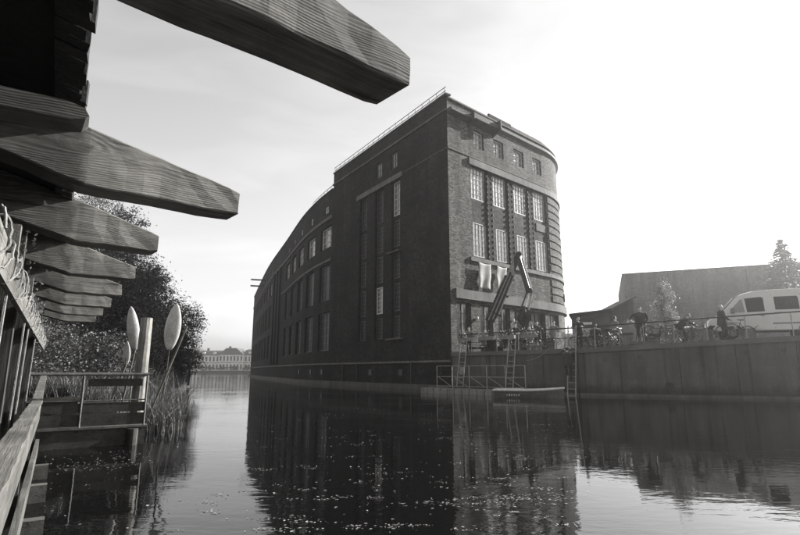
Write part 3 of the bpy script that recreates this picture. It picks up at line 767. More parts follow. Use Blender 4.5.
# roof posts with thin pale lights along the edge
for k, (r, nm) in enumerate(((4.5, 'nearest in the row at the left picture edge'), (6.4, 'second in the row at the left edge'), (8.3, 'farthest in the row at the left edge'))):
    m = MB(); p = rb(r, -.34, 0); h = zr(-.34) - zd - .002; m.box((p.x, p.y, zd + h / 2), (.13, .13, h), RZ)
    o = m.build('roof_post', M['wood_v'], origin=(p.x, p.y, zd)); tag(o, 'square timber roof post, ' + nm, 'post', 'posts carrying the terrace roof')
# pale lath hung between the posts, wound with twine
bt = thing('pale_lath', 'pale lath wound with twine under the roof at the left edge', 'lath', rb(4, -.2, HC + .3))
m = MB(); m.bar(rb(1.0, -.205, HC + .395), rb(10.5, -.205, HC + .395), .022, .14); along('board', M['wood_pale'], m, 4, -.2, HC + .4, bt)
rr = random.Random(9); pts = []
for k in range(1100):
    t = k / 1100; r = 1.9 + 7.8 * t; th = k * .23 + .6*math.sin(k*.031) + rr.uniform(-.1, .1)
    pts.append(rb(r + .04*math.sin(k*.11), -.2 + .03 * math.cos(th) + rr.uniform(-.003, .003), HC + .42 + .075 * math.sin(th) + .02*math.sin(k*.07) + rr.uniform(-.004, .004)))
MB().tube(pts, .0045, 5).build('twine', M['rope'], bt)
lv = MB()
for k in range(420):
    r = rr.uniform(2.2, 9.6); c = rb(r, -.18 + rr.uniform(-.05, .06), HC + .45 + rr.uniform(-.07, .09)); u = Vector((rr.gauss(0, 1), rr.gauss(0, 1), rr.gauss(0, 1))).normalized(); v = u.orthogonal().normalized(); s = rr.uniform(.006, .016)
    lv.quad(c - u*s, c + v*s*.5, c + u*s, c - v*s*.5)
stuff(lv.build('dry_ivy_leaves', M['leaf_pale'], bt))
for r in (2.3, 3.6, 4.6, 6.1, 7.9):
    m = MB(); p = rb(r, -.185, HC + .47); m.box(p, (.05, .05, .1), RZ); m.build('peg', M['wood_pale'], bt)
for r in (2.8, 4.4, 5.0, 6.6):
    m = MB(); m.tube([rb(r, -.215, HC + .33), rb(r + .02, -.23, .5)], .007, 5); m.build('hanging_cord', M['rope'], bt)

# ================================================================== neighbouring jetty platform with its railing
pf = thing('jetty_platform', 'dark timber jetty platform with metal railing beyond the handrail', 'jetty', (-5.9, 9.6, 0))
P0 = Vector((-6.25, 8.8, 0)); 
def pfp(u, v, z): return P0 + bd * u + rd * v + Vector((0, 0, z))
W_, D_ = 1.92, 3.4
m = MB(); m.prism([(0, 0), (W_, 0), (W_, D_), (0, D_)], .0, .3, lambda u, v, h: pfp(u, v, h)); m.build('hull_beam', M['wood_dark'], pf)
for k in range(14):
    m = MB(); m.prism([(-.02, k*.243 - .03), (W_ + .03, k*.243 - .03), (W_ + .03, k*.243 + .2), (-.02, k*.243 + .2)], .302, .335, lambda u, v, h: pfp(u, v, h)); m.build('deck_board', M['wood_plain'], pf)
for u, v in ((.02, .02), (.88, .02), (W_ - .03, .02), (W_ - .03, 1.2), (W_ - .03, 2.4), (.02, 3.3), (1.0, 3.3)):
    m = MB(); m.tube([pfp(u, v, .335), pfp(u, v, 1.215)], .02, 8); m.build('rail_post', M['metal_rail'], pf)
m = MB(); m.tube([pfp(-.1, .02, 1.23), pfp(W_, .02, 1.23), pfp(W_, 3.3, 1.23), pfp(0, 3.3, 1.23)], .024, 8); m.build('top_rail', M['metal_rail'], pf)
m = MB(); m.bar(pfp(.95, .06, 1.09), pfp(W_ - .1, .06, 1.09), .03, .13); m.build('rail_board', M['wood_dark'], pf)
m = MB(); m.tube([pfp(0, .02, .78), pfp(W_, .02, .78)], .012, 6); m.build('middle_rail', M['metal_rail'], pf)
for z, hgt in ((.45, .2), (.66, .16)):
    m = MB(); m.bar(pfp(0, .03, z), pfp(W_, .03, z), .02, hgt); m.build('kick_board', M['wood_dark'], pf)
for u, v in ((W_ - .2, -.03), (W_ + .02, 1.3)):
    m = MB(); m.tube([pfp(u, v, -1), pfp(u, v, .28)], .09, 10); m.build('pile', M['wood_v'], pf)
for (u, v, s, nm, lbl) in ((.45, .8, (.8, .35, .45), 'planter_box', 'low planter box with straggly grass behind the jetty railing'), (1.25, 1.3, (.6, .4, .32), 'storage_crate', 'small dark crate on the jetty platform behind the rail board')):
    o = MB(); c = pfp(u, v, .338 + s[2]/2); o.box(c, s, RZ)
    rim = MB(); 
    for dx, dy, sx, sy in ((0, s[1]/2, s[0]+.04, .03), (0, -s[1]/2, s[0]+.04, .03), (s[0]/2, 0, .03, s[1]-.03), (-s[0]/2, 0, .03, s[1]-.03)):
        q = c + bd*dx + rd*dy; rim.box((q.x, q.y, c.z + s[2]/2 + .012), (sx, sy, .06), RZ)
    t_ = thing(nm, lbl, 'planter' if 'plant' in nm else 'crate', pfp(u, v, .338)); o.build('box', M['wood_dark'], t_); rim.build('rim', M['wood_plain'], t_)
    if nm == 'planter_box':
        gr = MB(); rr = random.Random(2)
        for k in range(420):
            q = c + bd*rr.uniform(-.38, .38) + rd*rr.uniform(-.15, .15) + Vector((0, 0, s[2]/2 - .02)); h = rr.uniform(.15, .5); dx = Vector((rr.gauss(0, .1), rr.gauss(0, .1), 0)); wv = Vector((rr.uniform(-1, 1), rr.uniform(-1, 1), 0)).normalized() * .006
            gr.quad(q - wv, q + wv, q + wv*.8 + dx*.4 + Vector((0, 0, h*.6)), q - wv*.8 + dx*.4 + Vector((0, 0, h*.6))); e = q + dx + Vector((0, 0, h)); gr.quad(q + wv*.8 + dx*.4 + Vector((0, 0, h*.6)), q - wv*.8 + dx*.4 + Vector((0, 0, h*.6)), e, e + wv*.2)
        stuff(gr.build('grass', M['reed'], t_))
# paddles, mooring pile, leaning pole
def paddle(label, bot, top, width, pole_to, roll, mat='paint_white', thick=.05):
    bot, top, pole_to = Vector(bot), Vector(top), Vector(pole_to); ax = (top - bot); L = ax.length; z = ax / L
    side = Vector((math.cos(roll), math.sin(roll), 0)); side = (side - z * side.dot(z)).normalized(); nn = z.cross(side)
    t_ = thing('upright_paddle', label, 'paddle', pole_to, 'white paddles standing up by the jetty')
    m = MB(); rows = 18; seg = 14
    for j in range(rows + 1):
        t = j / rows; wv = width/2 * (math.sin(math.pi * min(1, t*.96 + .04)) ** .62) * (1 - .12 * t); th = thick/2 * (math.sin(math.pi * min(1, t*.96+.04)) ** .6)
        for a in range(seg):
            an = 2*math.pi*a/seg; q = bot + z*L*t + side*wv*math.cos(an) + nn*th*math.sin(an) + nn * .02*math.sin(t*3); m.v.append(tuple(q))
    for j in range(rows):
        for a in range(seg): b2 = (a+1) % seg; m.f.append((j*seg+a, j*seg+b2, (j+1)*seg+b2, (j+1)*seg+a))
    m.f.append(tuple(range(seg))[::-1]); m.f.append(tuple(rows*seg+a for a in range(seg)))
    m.build('blade', M[mat], t_, smooth=True)
    MB().tube([bot + z*L*.3, bot, pole_to], [.016, .018, .02], 8).build('shaft', M['wood_pale'], t_)
    MB().tube([bot + z*L*.06 + nn*thick*.3 + side*0, bot + z*L*.92 + nn*(thick*.45)], .008, 6).build('spine', M['wood_plain'], t_)
    return t_
paddle('tall white leaf-shaped paddle blade standing left of the thick grey post', at_y(135, 350, 10.2), at_y(131, 306, 10.2), .235, pfp(1.55, .9, .34), .4, thick=.1)
paddle('small white paddle blade low behind the tall left one', at_y(126, 365, 10.6), at_y(127, 341, 10.6), .15, pfp(1.35, 1.4, .34), .2)
paddle('broad white paddle blade tilted right of the thick grey post', at_y(169, 350, 11.2), at_y(177, 303, 11.2), .34, at_z(160, 418, .0) * 1.0, .3, thick=.12)
pb_ = pfp(1.8, .35, .337); pm_ = MB(); pm_.tube([pb_, pb_.lerp(at_y(147, 318, pb_.y), .5), at_y(147, 318, pb_.y)], [.12, .115, .105], 12)
tag(pm_.build('grey_post', M['wood_pale_v'], origin=pb_, smooth=False), 'thick grey wooden post on the jetty between the two tall white paddles', 'post')
sk = MB(); sk.tube([at_z(148, 418, .3), at_y(187, 326, 11.4)], .024, 8); tag(sk.build('leaning_pole', M['wood_pale'], origin=at_z(148, 418, .3)), 'thin pale pole leaning across the reeds at the jetty corner', 'pole')
pk = thing('landing_plank', 'narrow plank jutting out over the water below the reeds', 'plank', at_z(150, 418, .25))
a, b_ = at_z(147, 419, .25), at_z(186, 417, .25)
m = MB(); m.bar(a, b_, .22, .06); m.build('plank', M['wood_dark'], pk)
c = a.lerp(b_, .25); MB().tube([(c.x, c.y, -1), (c.x, c.y, .22)], .07, 10).build('pile', M['wood_v'], pk)

# ================================================================== reeds, trees
def reeds(name, label, cx, cy, rx, ry, n, h, seed, z0=0.0, mat='reed'):
    rr = random.Random(seed); m = MB()
    for k in range(n):
        a = rr.uniform(0, 6.283); q_ = math.sqrt(rr.random()); b0 = Vector((cx + rx*q_*math.cos(a), cy + ry*q_*math.sin(a), z0))
        L = h * rr.uniform(.45, 1.1) * (1.1 - .4*q_); d = Vector((rr.gauss(.1, .35), rr.gauss(0, .35), 0)); wv = Vector((rr.uniform(-1, 1), rr.uniform(-1, 1), 0)).normalized() * rr.uniform(.005, .011)
        prev = (b0 - wv, b0 + wv)
        for t in (.4, .75, 1.0):
            c = b0 + d*L*t*t + Vector((0, 0, L*(t - .25*t*t*d.length*2))); ww = wv*(1.05 - t); cur = (c - ww, c + ww); m.quad(prev[0], prev[1], cur[1], cur[0]); prev = cur
    t_ = thing(name, label, 'plant', (cx, cy, z0)); stuff(m.build('blades', M[mat], t_)); return t_
reeds('reed_clump', 'straw-coloured reed clump growing beside the jetty corner', -5.5, 12.0, .65, .7, 800, 1.15, 21, .0)
reeds('reed_clump', 'farther reed clump along the left bank behind the pole', -6.75, 14.6, .9, 1.2, 800, 1.35, 22, .3)
reeds('reed_clump', 'grassy tuft on the bank left of the thick grey post', -8.2, 13.6, 1.4, .9, 1000, 1.1, 23, .5)

def tree(name, label, base, height, lobes, n, leaf, mat, seed, group=None, trunk_r=.22):
    rr = random.Random(seed); base = Vector(base)
    t_ = thing(name, label, 'tree', base, group)
    tr = MB(); topc = Vector((base.x, base.y, base.z + height*.75))
    tr.tube([base - Vector((0, 0, .3)), base + Vector((.05, 0, height*.25)), base + Vector((-.1, .1, height*.5)), topc], [trunk_r, trunk_r*.8, trunk_r*.55, trunk_r*.2], 10)
    for c, r_ in lobes:
        c = Vector(c); s = base + Vector((0, 0, max(.15*height, min((c.z - base.z)*.6, height*.6)))); mid = s.lerp(c, .5) + Vector((0, 0, .1*r_[0]))
        tr.tube([s, mid, c], [trunk_r*.4, trunk_r*.25, trunk_r*.08], 6)
        for k in range(5):
            e = c + Vector((rr.gauss(0, .5)*r_[0], rr.gauss(0, .5)*r_[1], rr.gauss(0, .5)*r_[2])); tr.tube([mid.lerp(c, .5), e], [trunk_r*.1, .012], 5)
    tr.build('trunk', M['bark'], t_)
    m = MB(); tot = sum(r_[0]*r_[1]*r_[2] for c, r_ in lobes) ; 
    for c, r_ in lobes:
        c = Vector(c); nl = int(n * r_[0]*r_[1]*r_[2] / tot); ncl = max(10, nl // 26)
        for k in range(ncl):
            while True:
                d = Vector((rr.gauss(0, 1), rr.gauss(0, 1), rr.gauss(0, 1)))
                if d.length > .01: break
            d.normalize(); rad = rr.uniform(.12, 1.0) ** .5 * rr.uniform(.85, 1.1)
            cc = c + Vector((d.x*r_[0], d.y*r_[1], d.z*r_[2])) * rad; cs = rr.uniform(.16, .38) * (r_[0] ** .35) * .6
            for q in range(26):
                p = cc + Vector((rr.gauss(0, cs), rr.gauss(0, cs), rr.gauss(0, cs*.55)))
                u = Vector((rr.gauss(0, 1), rr.gauss(0, 1), rr.gauss(0, .6))).normalized(); v = u.orthogonal().normalized(); v.rotate(Matrix.Rotation(rr.uniform(0, 6.28), 3, u)); s = leaf * rr.uniform(.6, 1.4)
                m.quad(p - u*s, p + v*s*.55, p + u*s, p - v*s*.55)
    stuff(m.build('crown', M[mat], t_)); return t_
G = 'trees on the left bank'
tree('broadleaf_tree', 'tall light-leaved tree behind the second and third rafter tails', (-20.5, 33.5, .5), 13.5, [((-21, 33.5, 10.8), (2.9, 2.6, 2.6)), ((-18.6, 33.5, 10.0), (1.9, 1.8, 2.2)), ((-22, 34, 7), (3, 3, 3))], 36000, .06, 'leaf_pale', 31, G)
tree('broadleaf_tree', 'large dark rounded tree under the rafter tails behind the jetty', (-16.6, 30.5, .5), 9, [((-16.8, 30, 6.6), (2.7, 2.5, 2.4)), ((-14.9, 30, 5.2), (1.9, 1.8, 2.2)), ((-17.5, 30, 3.4), (3.0, 2.4, 2.6)), ((-14.5, 29.5, 3.0), (1.5, 1.6, 2.3)), ((-19.5, 30, 6.0), (2.2, 2, 2.6))], 90000, .055, 'leaf_mid', 32, G)
tree('broadleaf_tree', 'dark tree filling the gap between the light-leaved and the large rounded tree', (-23.0, 44, .5), 9, [((-23.5, 44, 6.5), (3.2, 2.5, 3.2)), ((-20.8, 44, 4.5), (2.6, 2.2, 3.6)), ((-25.5, 43, 4.5), (3, 2.5, 4)), ((-21.5, 43.5, 8.6), (2.0, 2, 1.8))], 40000, .075, 'leaf_mid', 37, G)
tree('broadleaf_tree', 'smaller dark tree at the water edge behind the tilted paddle', (-15.3, 36.5, .5), 6, [((-15.3, 36, 4.3), (1.7, 1.6, 1.9)), ((-15.0, 35.6, 2.4), (1.3, 1.4, 1.8)), ((-16.4, 36, 2.6), (1.5, 1.4, 2.0))], 26000, .055, 'leaf_dark', 33, G)
tree('waterside_bush', 'low dark bush overhanging the water right of the trees', (-17.3, 43.5, .4), 3.5, [((-17.4, 43, 2.1), (1.3, 1.4, 1.5)), ((-19, 43, 2.4), (1.7, 1.5, 2.0))], 12000, .055, 'leaf_dark', 34, G, .1)
tree('waterside_bush', 'dark shrubs filling the shade under the trees behind the jetty', (-12.4, 22.5, .5), 2.6, [((-12.8, 22.5, 1.7), (1.7, 1.0, 1.3)), ((-15.2, 23, 1.8), (1.9, 1.0, 1.4))], 16000, .045, 'leaf_dark', 35, G, .08)
tree('waterside_bush', 'dark shrub mass left of the shrubs, under the lowest rafter tails', (-12.2, 17.0, .5), 3.0, [((-11.6, 17.0, 1.8), (1.3, 1.0, 1.3)), ((-13.6, 17.4, 2.2), (1.7, 1.0, 1.7))], 16000, .04, 'leaf_dark', 36, G, .08)

# ================================================================== far bank houses beyond the river
def house(label, x0, x1, y, h, roof_h, n, seed, gable=False):
    t_ = thing('waterfront_house', label, 'building', ((x0 + x1)/2, y, 1.1), 'pale houses on the far bank')
    d = 14; m = MB(); m.box(((x0+x1)/2, y + d/2, 1.1 + h/2), (x1 - x0, d, h)); m.build('wall', M['render_pale'], t_)
    rm = MB(); e = .4; zt = 1.1 + h
    if gable:
        xm = (x0 + x1)/2
        rm.prism([(x0 - e, zt), (xm - (x1-x0)*.2, zt + roof_h), (xm + (x1-x0)*.2, zt + roof_h), (x1 + e, zt)], y - e, y + d, lambda u, v, hh: (u, hh, v))
    else:
        rm.prism([(y - e, zt), (y + 2.2, zt + roof_h*.8), (y + d*.5, zt + roof_h), (y + d, zt)], x0 - .1, x1 + .1, lambda u, v, hh: (hh, u, v))
    ro = rm.build('roof', M['roof_far'], t_)
    for k in range(max(1, n // 3)):
        xx = x0 + (x1 - x0) * (k + .5) / max(1, n // 3); MB().box((xx, y + 1.2, zt + roof_h*.35), (1.5, 1.6, 1.5)).build('dormer', M['render_pale'], ro)
    MB().box((x0 + (x1-x0)*.3, y + 6, zt + roof_h + .4), (1.2, 1.0, 1.6)).build('chimney', M['stone_dark'], ro)
    MB().box(((x0+x1)/2, y - .1, 1.1 + h*.52), (x1 - x0 + .1, .25, .3)).build('cornice', M['stone'], t_)
    wm = None
    for k in range(n):
        for fl in range(2):
            xx = x0 + (x1 - x0) * (k + .5) / n; ww = (x1 - x0) / n * .42; hh = h*.28 if fl else h*.3
            f = MB(); f.box((xx, y + .02, 1.1 + h*(.62 if fl else .1) + hh/2), (ww, .12, hh)); o = f.build('window', M['glass_dark'], t_)
house('pale waterfront house with mansard roof next to the left trees', -112, -100, 292, 8.4, 3.0, 6, 1)
house('pale waterfront house with a broad hipped gable, second from the left trees', -99.8, -86.5, 291, 8.8, 3.6, 7, 2, True)
house('pale waterfront house between the gabled house and the warehouse', -86.3, -75, 292.5, 8.6, 3.4, 6, 3)
house('pale waterfront house half hidden by the warehouse end', -74.8, -62, 292, 8.0, 2.6, 6, 4)
house('pale waterfront house mostly hidden behind the left bank trees', -128, -112.2, 293, 8.8, 3.6, 8, 5)
for k, x in enumerate((-118, -107, -103.5, -97, -90.5, -83, -79, -71)):
    tree('quayside_shrub', ('shrub on the far quay, number %s from the left in front of the pale houses' % ('one two three four five six seven eight'.split()[k])), (x, 288.5, 1.1), 2.6, [((x, 288.5, 2.6), (2.6, 1.3, 1.5))], 700, .22, 'leaf_dark', 60 + k, 'shrubs on the far quay', .12)
struct(MB().box((-95, 286.6, .2), (130, .8, 1.9)).build('far_quay_edge', M['stone_dark']))

# ================================================================== quay railing, ladders, pontoon, boat
qrail = thing('quay_railing', 'thin metal railing running along the top of the concrete quay', 'railing', (9.5, 28.4, gz(9.5)))
def inner(p, d):
    """point d metres behind the quay edge"""
    x0, x1 = p.x - .1, p.x + .1; t = Vector((.2, quay_y(x1) - quay_y(x0), 0)).normalized(); return p + Vector((-t.y, t.x, 0)) * d
pts = []
for px in (458, 476, 496, 518, 541, 556, 574, 597, 622, 647, 678, 712, 752, 800, 860):
    p = inner(quay_px(px), .18); pts.append(Vector((p.x, p.y, gz(p.x))))
for p in pts:
    MB().tube([p, p + Vector((0, 0, 1.12))], .028, 8).build('post', M['metal_grey'], qrail)
for a, b_ in zip(pts, pts[1:]): MB().tube([a + Vector((0, 0, 1.13)), b_ + Vector((0, 0, 1.13))], .036, 8).build('top_rail', M['metal_dark'], qrail)
for a, b_ in zip(pts[:7], pts[1:8]): MB().tube([a + Vector((0, 0, .6)), b_ + Vector((0, 0, .6))], .02, 6).build('middle_rail', M['metal_dark'], qrail)
# flower boxes hung on the railing near the warehouse
rr = random.Random(77)
for k, i in enumerate((0, 1, 2, 3)):
    c = pts[i].lerp(pts[i+1], .5) + Vector((0, 0, .82)); d = (pts[i+1] - pts[i]); L = d.length * .7; an = math.atan2(d.y, d.x)
    t_ = thing('flower_box', 'dark flower box on the quay railing, %s from the warehouse corner' % ('first', 'second', 'third', 'fourth')[k], 'planter', c - Vector((0, 0, .12)), 'flower boxes on the railing')
    MB().box(c, (L, .2, .2), an).build('trough', M['plastic_grey'], t_)
    MB().bar(c + Vector((0, 0, .1)) - d.normalized()*L*.45, c + Vector((0, 0, .27)) , .012).bar(c + Vector((0, 0, .1)) + d.normalized()*L*.45, c + Vector((0, 0, .27)), .012).build('hanger', M['metal_dark'], t_)
    m = MB()
    for q in range(420):
        p = c + d.normalized()*rr.uniform(-L/2, L/2) + Vector((rr.gauss(0, .1), rr.gauss(0, .1), .12 + abs(rr.gauss(0, .14)))); u = Vector((rr.gauss(0, 1), rr.gauss(0, 1), rr.gauss(0, 1))).normalized(); v = u.orthogonal().normalized(); s = rr.uniform(.02, .06)
        m.quad(p - u*s, p + v*s*.6, p + u*s, p - v*s*.6)
    stuff(m.build('foliage', M['leaf_mid'], t_))
def ladder(label, top, bot, width, rungs, mat='metal_grey', hook=.0):
    top, bot = Vector(top), Vector(bot); t_ = thing('quay_ladder', label, 'ladder', bot, 'ladders on the quay wall')
    ax = Vector((.69, -.72, 0)); side = ax * width / 2
    for s in (-1, 1): MB().tube([bot + side*s, top + side*s] + ([top + side*s + Vector((.2, .2, -.05))] if hook else []), .032, 8).build('stile', M[mat], t_)
    for k in range(rungs):
        p = bot.lerp(top, (k + .6) / rungs); MB().tube([p - side, p + side], .022, 6).build('rung', M[mat], t_)
    return t_
e1 = quay_px(466); e2 = quay_px(515); e3 = quay_px(574)
ladder('metal ladder nearest the warehouse corner, standing on the pontoon', inner(e1, -.12) + Vector((0, 0, .75)), Vector((inner(e1, -.65).x, inner(e1, -.65).y, .34)), .5, 9)
ladder('metal ladder in the middle of the pontoon railing', inner(e2, -.12) + Vector((0, 0, .8)), Vector((inner(e2, -.65).x, inner(e2, -.65).y, .34)), .5, 9)
l3 = ladder('tall pale ladder in the water right of the small boat', inner(e3, -.12) + Vector((.1, 0, 1.25)), Vector((inner(e3, -.5).x, inner(e3, -.5).y, -.5)), .46, 13)
# pontoon of plastic floats
pn = thing('floating_pontoon', 'low floating pontoon of plastic blocks below the quay', 'pontoon', (3, 31, 0))
u1 = Vector((.69, -.724, 0)); nb_ = Vector((-.724, -.69, 0))     # along the quay, out to the water
start = Vector((2.6, 32.9, 0)) + nb_ * .9; cnt = 0
for i in range(14):
    for j in range(2):
        c = start + u1 * (.53 * i) + nb_ * (.53 * j) ; z = .09 + .012 * math.sin(i*1.7 + j)
        m = MB(); pr = [(-.25, -.2), (-.21, -.25), (.21, -.25), (.25, -.2), (.25, .2), (.21, .25), (-.21, .25), (-.25, .2)]
        m.prism(pr, -.2, .16, lambda u, v, h: (c.x + u1.x*u + nb_.x*v, c.y + u1.y*u + nb_.y*v, z + h))
        m.prism([(x*.9, y*.9) for x, y in pr], .161, .2, lambda u, v, h: (c.x + u1.x*u + nb_.x*v, c.y + u1.y*u + nb_.y*v, z + h)); m.build('float_block', M['plastic_grey'], pn)
pg = thing('pontoon_guard_rail', 'light tubular guard rail with diagonal braces on the pontoon', 'railing', start + u1*3)
def pt(u, z, v=.65): q = start + u1*u + nb_*v; return Vector((q.x, q.y, z))
Lp = 7.0; z0 = .31; zt = 1.55
us = [1.0, 2.2, 3.4, 4.6, 5.8, 7.0]
for u in us: MB().tube([pt(u, z0), pt(u, zt)], .026, 6).build('post', M['metal_grey'], pg)
for z in (zt, .95, .42): MB().tube([pt(us[0], z), pt(us[-1], z)], .022, 6).build('rail', M['metal_grey'], pg)
for a, b_ in zip(us, us[1:]): MB().tube([pt(a + .1, .94), pt(b_ - .15, .43)], .015, 6).build('brace', M['metal_grey'], pg)
MB().box(pt(2.9, 1.28), (.32, .03, .42), math.atan2(u1.y, u1.x)).build('notice_board', M['paint_grey'], pg)
# small flat boat moored at the pontoon
bx = at_y(529, 393, 26.2); bo = thing('moored_rowing_boat', 'small dark flat rowing boat with pale gunwale moored at the pontoon', 'boat', (bx.x, bx.y, 0))
ba = Vector((.93, -.36, 0)).normalized(); bn = Vector((-ba.y, ba.x, 0)); Lb = 3.3
def hull(t, s, lvl):
    """t 0..1 stern to bow, s -1..1 across, lvl 0 keel 1 gunwale"""
    wv = .58 * (1 - max(0, (t - .45) / .55) ** 2.2 * .93) * (.85 + .15 * min(1, t*4)); z = -.14 + lvl * (.5 + .16 * max(0, t - .5) ** 1.5 * 2) + (.16 * max(0, t - .6) * (1 - lvl))
    return Vector((bx.x, bx.y, 0)) + ba * (t - .5) * Lb * (1 + .0*lvl) + bn * (s * wv * (.72 + .28 * lvl)) + Vector((0, 0, z))
m = MB(); NT_, rowsv = 16, [(-1, 1), (-1, .5), (-.96, 0), (0, -.02), (.96, 0), (1, .5), (1, 1)]
g0 = [[hull(k / NT_, s, l) for s, l in rowsv] for k in range(NT_ + 1)]
for k in range(NT_):
    for j in range(6): m.quad(g0[k][j], g0[k][j+1], g0[k+1][j+1], g0[k+1][j])
m.poly(g0[0]); m.poly(g0[-1]); m.build('hull', M['paint_dark'], bo)
gun = [hull(k / NT_, -1, 1) for k in range(NT_ + 1)] + [hull(1 - k / NT_, 1, 1) for k in range(NT_ + 1)]
MB().tube(gun, .055, 6, closed=True).build('gunwale', M['frame_white'], bo)
for t in (.22, .55): MB().bar(hull(t, -.78, .75), hull(t, .78, .75), .2, .04).build('thwart', M['wood_pale'], bo)
MB().poly([hull(k / 8 * .28 + .72, -.97, .97) for k in range(9)] + [hull(1 - k / 8 * .28, .97, .97) for k in range(9)]).build('foredeck', M['frame_white'], bo)
for k in range(6):
    a = hull(.2 + k*.035, -1.015, .55); MB().box(a - bn * .012, (.07 if k % 2 else .05, .012, .1 if k % 3 else .06), math.atan2(ba.y, ba.x)).build('hull_mark', M['paint_white'], bo)

# ================================================================== people
def person(label, loc, face, h=1.76, arms=None, legs=None, lean=0.0, sit=False, jacket='cloth_dark', trousers='cloth_dark', hair='hair_dark', head_turn=0.0, hips=None, bulk=1.25):
    """one continuous skinned body; local +x is forward. arms: (left, right) hand targets; legs: (left, right) foot targets, in units of h from the ground point"""
    V = []; Rr = []; Ed = []; Cl = []
    def add(p, r, parent, c):
        V.append(Vector(p) * h); Rr.append((r[0]*h, r[1]*h) if isinstance(r, tuple) else (r*h, r*h)); Cl.append(c)
        if parent is not None: Ed.append((parent, len(V) - 1))
        return len(V) - 1
    hz = hips[1] if hips else (.29 if sit else .53); hx = hips[0] if hips else 0
    sl = math.sin(lean); cl = math.cos(lean)
    up = lambda d, f=0.0, y=0.0: (hx + d*sl + f*cl, y, hz + d*cl - f*sl)
    pel = add(up(0), (.085*bulk, .062*bulk), None, 1); sp1 = add(up(.09), (.078*bulk, .058*bulk), pel, 0); ch = add(up(.21), (.095*bulk, .064*bulk), sp1, 0); nk0 = add(up(.285), (.05, .042), ch, 0)
    nk = add(up(.315, .005), .031, nk0, 2); jw = add(up(.35, .012), (.036, .042), nk, 2); sk_ = add(up(.395, .006), (.044, .052), jw, 2); tp = add(up(.435, -.002), (.034, .038), sk_, 2)
    c, s = math.cos(head_turn), math.sin(head_turn)
    add(up(.375, .062*c, .062*s), .009, sk_, 2)                                     # nose
    for e in (-1, 1): add(up(.38, -.005 - .05*s*e, .05*e*c), .008, sk_, 2)         # ears
    for i, e in enumerate((1, -1)):
        sh = add(up(.265, 0, .105*e*bulk), .036, ch, 0); tgt = Vector(arms[i]) if arms and arms[i] else Vector(up(-.02, .05, .135*e))
        S = V[sh] / h; d = tgt - S; L1, L2 = .175, .155; D = min(d.length, (L1 + L2)*.985); d = d.normalized() * D; a = (L1*L1 - L2*L2 + D*D) / (2*D); hh = math.sqrt(max(0, L1*L1 - a*a))
        pole = Vector((-.6, .5*e, -.7)); pole = (pole - d.normalized() * pole.dot(d.normalized())).normalized(); el = S + d.normalized()*a + pole*hh
        eb = add(el, .033, sh, 0); W = S + d; wr = add(W, .024, eb, 0); dd = (W - el).normalized(); pa = add(W + dd*.03, (.02, .012), wr, 2); k2 = add(W + dd*.05, (.021, .01), pa, 2)
        sd_ = dd.cross(Vector((0, 0, 1)));  sd_ = sd_.normalized() if sd_.length > .1 else Vector((0, 1, 0))
        for q, (off, ln) in enumerate(((-.015, .035), (-.005, .043), (.005, .04), (.015, .03))):
            f1 = add(W + dd*(.055 + ln*.5) + sd_*off + Vector((0, 0, -.006)), .0052, k2, 2); add(W + dd*(.055 + ln*.9) + sd_*off + Vector((0, 0, -.02)), .0046, f1, 2)
        th1 = add(W + dd*.04 - sd_*.026*e, .006, pa, 2); add(W + dd*.062 - sd_*.032*e + Vector((0, 0, -.008)), .005, th1, 2)
    for i, e in enumerate((1, -1)):
        hp = add((hx + .0, .05*e*bulk, hz - .02), .062*bulk, pel, 1); tgt = Vector(legs[i]) if legs else (Vector((.26, .07*e, .04)) if sit else Vector((.0 + .03*e, .06*e, .04)))
        S = V[hp] / h; d = tgt - S; L1, L2 = .245, .245; D = min(d.length, (L1 + L2)*.99); d = d.normalized() * D; a = D / 2; hh = math.sqrt(max(0, L1*L1 - a*a)); pole = Vector((1, .1*e, .25)); pole = (pole - d.normalized()*pole.dot(d.normalized())).normalized()
        kn = add(S + d.normalized()*a + pole*hh, .047, hp, 1); an = add(S + d, .034, kn, 1); ft = add(S + d + Vector((.04, 0, -.022)), (.024, .018), an, 3); add(S + d + Vector((.095, .01*e, -.026)), (.022, .012), ft, 3); add(S + d + Vector((-.025, 0, -.024)), .016, an, 3)
    me = bpy.data.meshes.new('tmp'); me.from_pydata([tuple(v) for v in V], Ed, []); tmp = bpy.data.objects.new('tmp', me); col.objects.link(tmp)
    bm = bmesh.new(); bm.from_mesh(me); lay = bm.verts.layers.skin.verify(); bm.verts.ensure_lookup_table()
    for i, v in enumerate(bm.verts): v[lay].radius = Rr[i]; v[lay].use_root = (i == 0)
    bm.to_mesh(me); bm.free()
    tmp.modifiers.new('s', 'SKIN').use_smooth_shade = True; sb = tmp.modifiers.new('d', 'SUBSURF'); sb.levels = 1; sb.render_levels = 1
    dg = bpy.context.evaluated_depsgraph_get(); res = bpy.data.meshes.new_from_object(tmp.evaluated_get(dg)); bpy.data.objects.remove(tmp)
    res.name = 'body'; res.materials.clear()
    for mm in (jacket, trousers, 'skin', 'rubber'): res.materials.append(M[mm])
    segs = [(V[a], V[b_], Cl[b_]) for a, b_ in Ed]
    for p in res.polygons:
        best = 9; bc = 0
        for a, b_, c_ in segs:
            ab = b_ - a; t = max(0, min(1, (p.center - a).dot(ab) / max(ab.length_squared, 1e-9))); q = (p.center - a - ab*t).length
            if q < best: best = q; bc = c_
        p.material_index = bc; p.use_smooth = True
    t_ = thing('person', label, 'person', loc); t_.rotation_euler = (0, 0, face)
    o = bpy.data.objects.new('body', res); col.objects.link(o); o.parent = t_
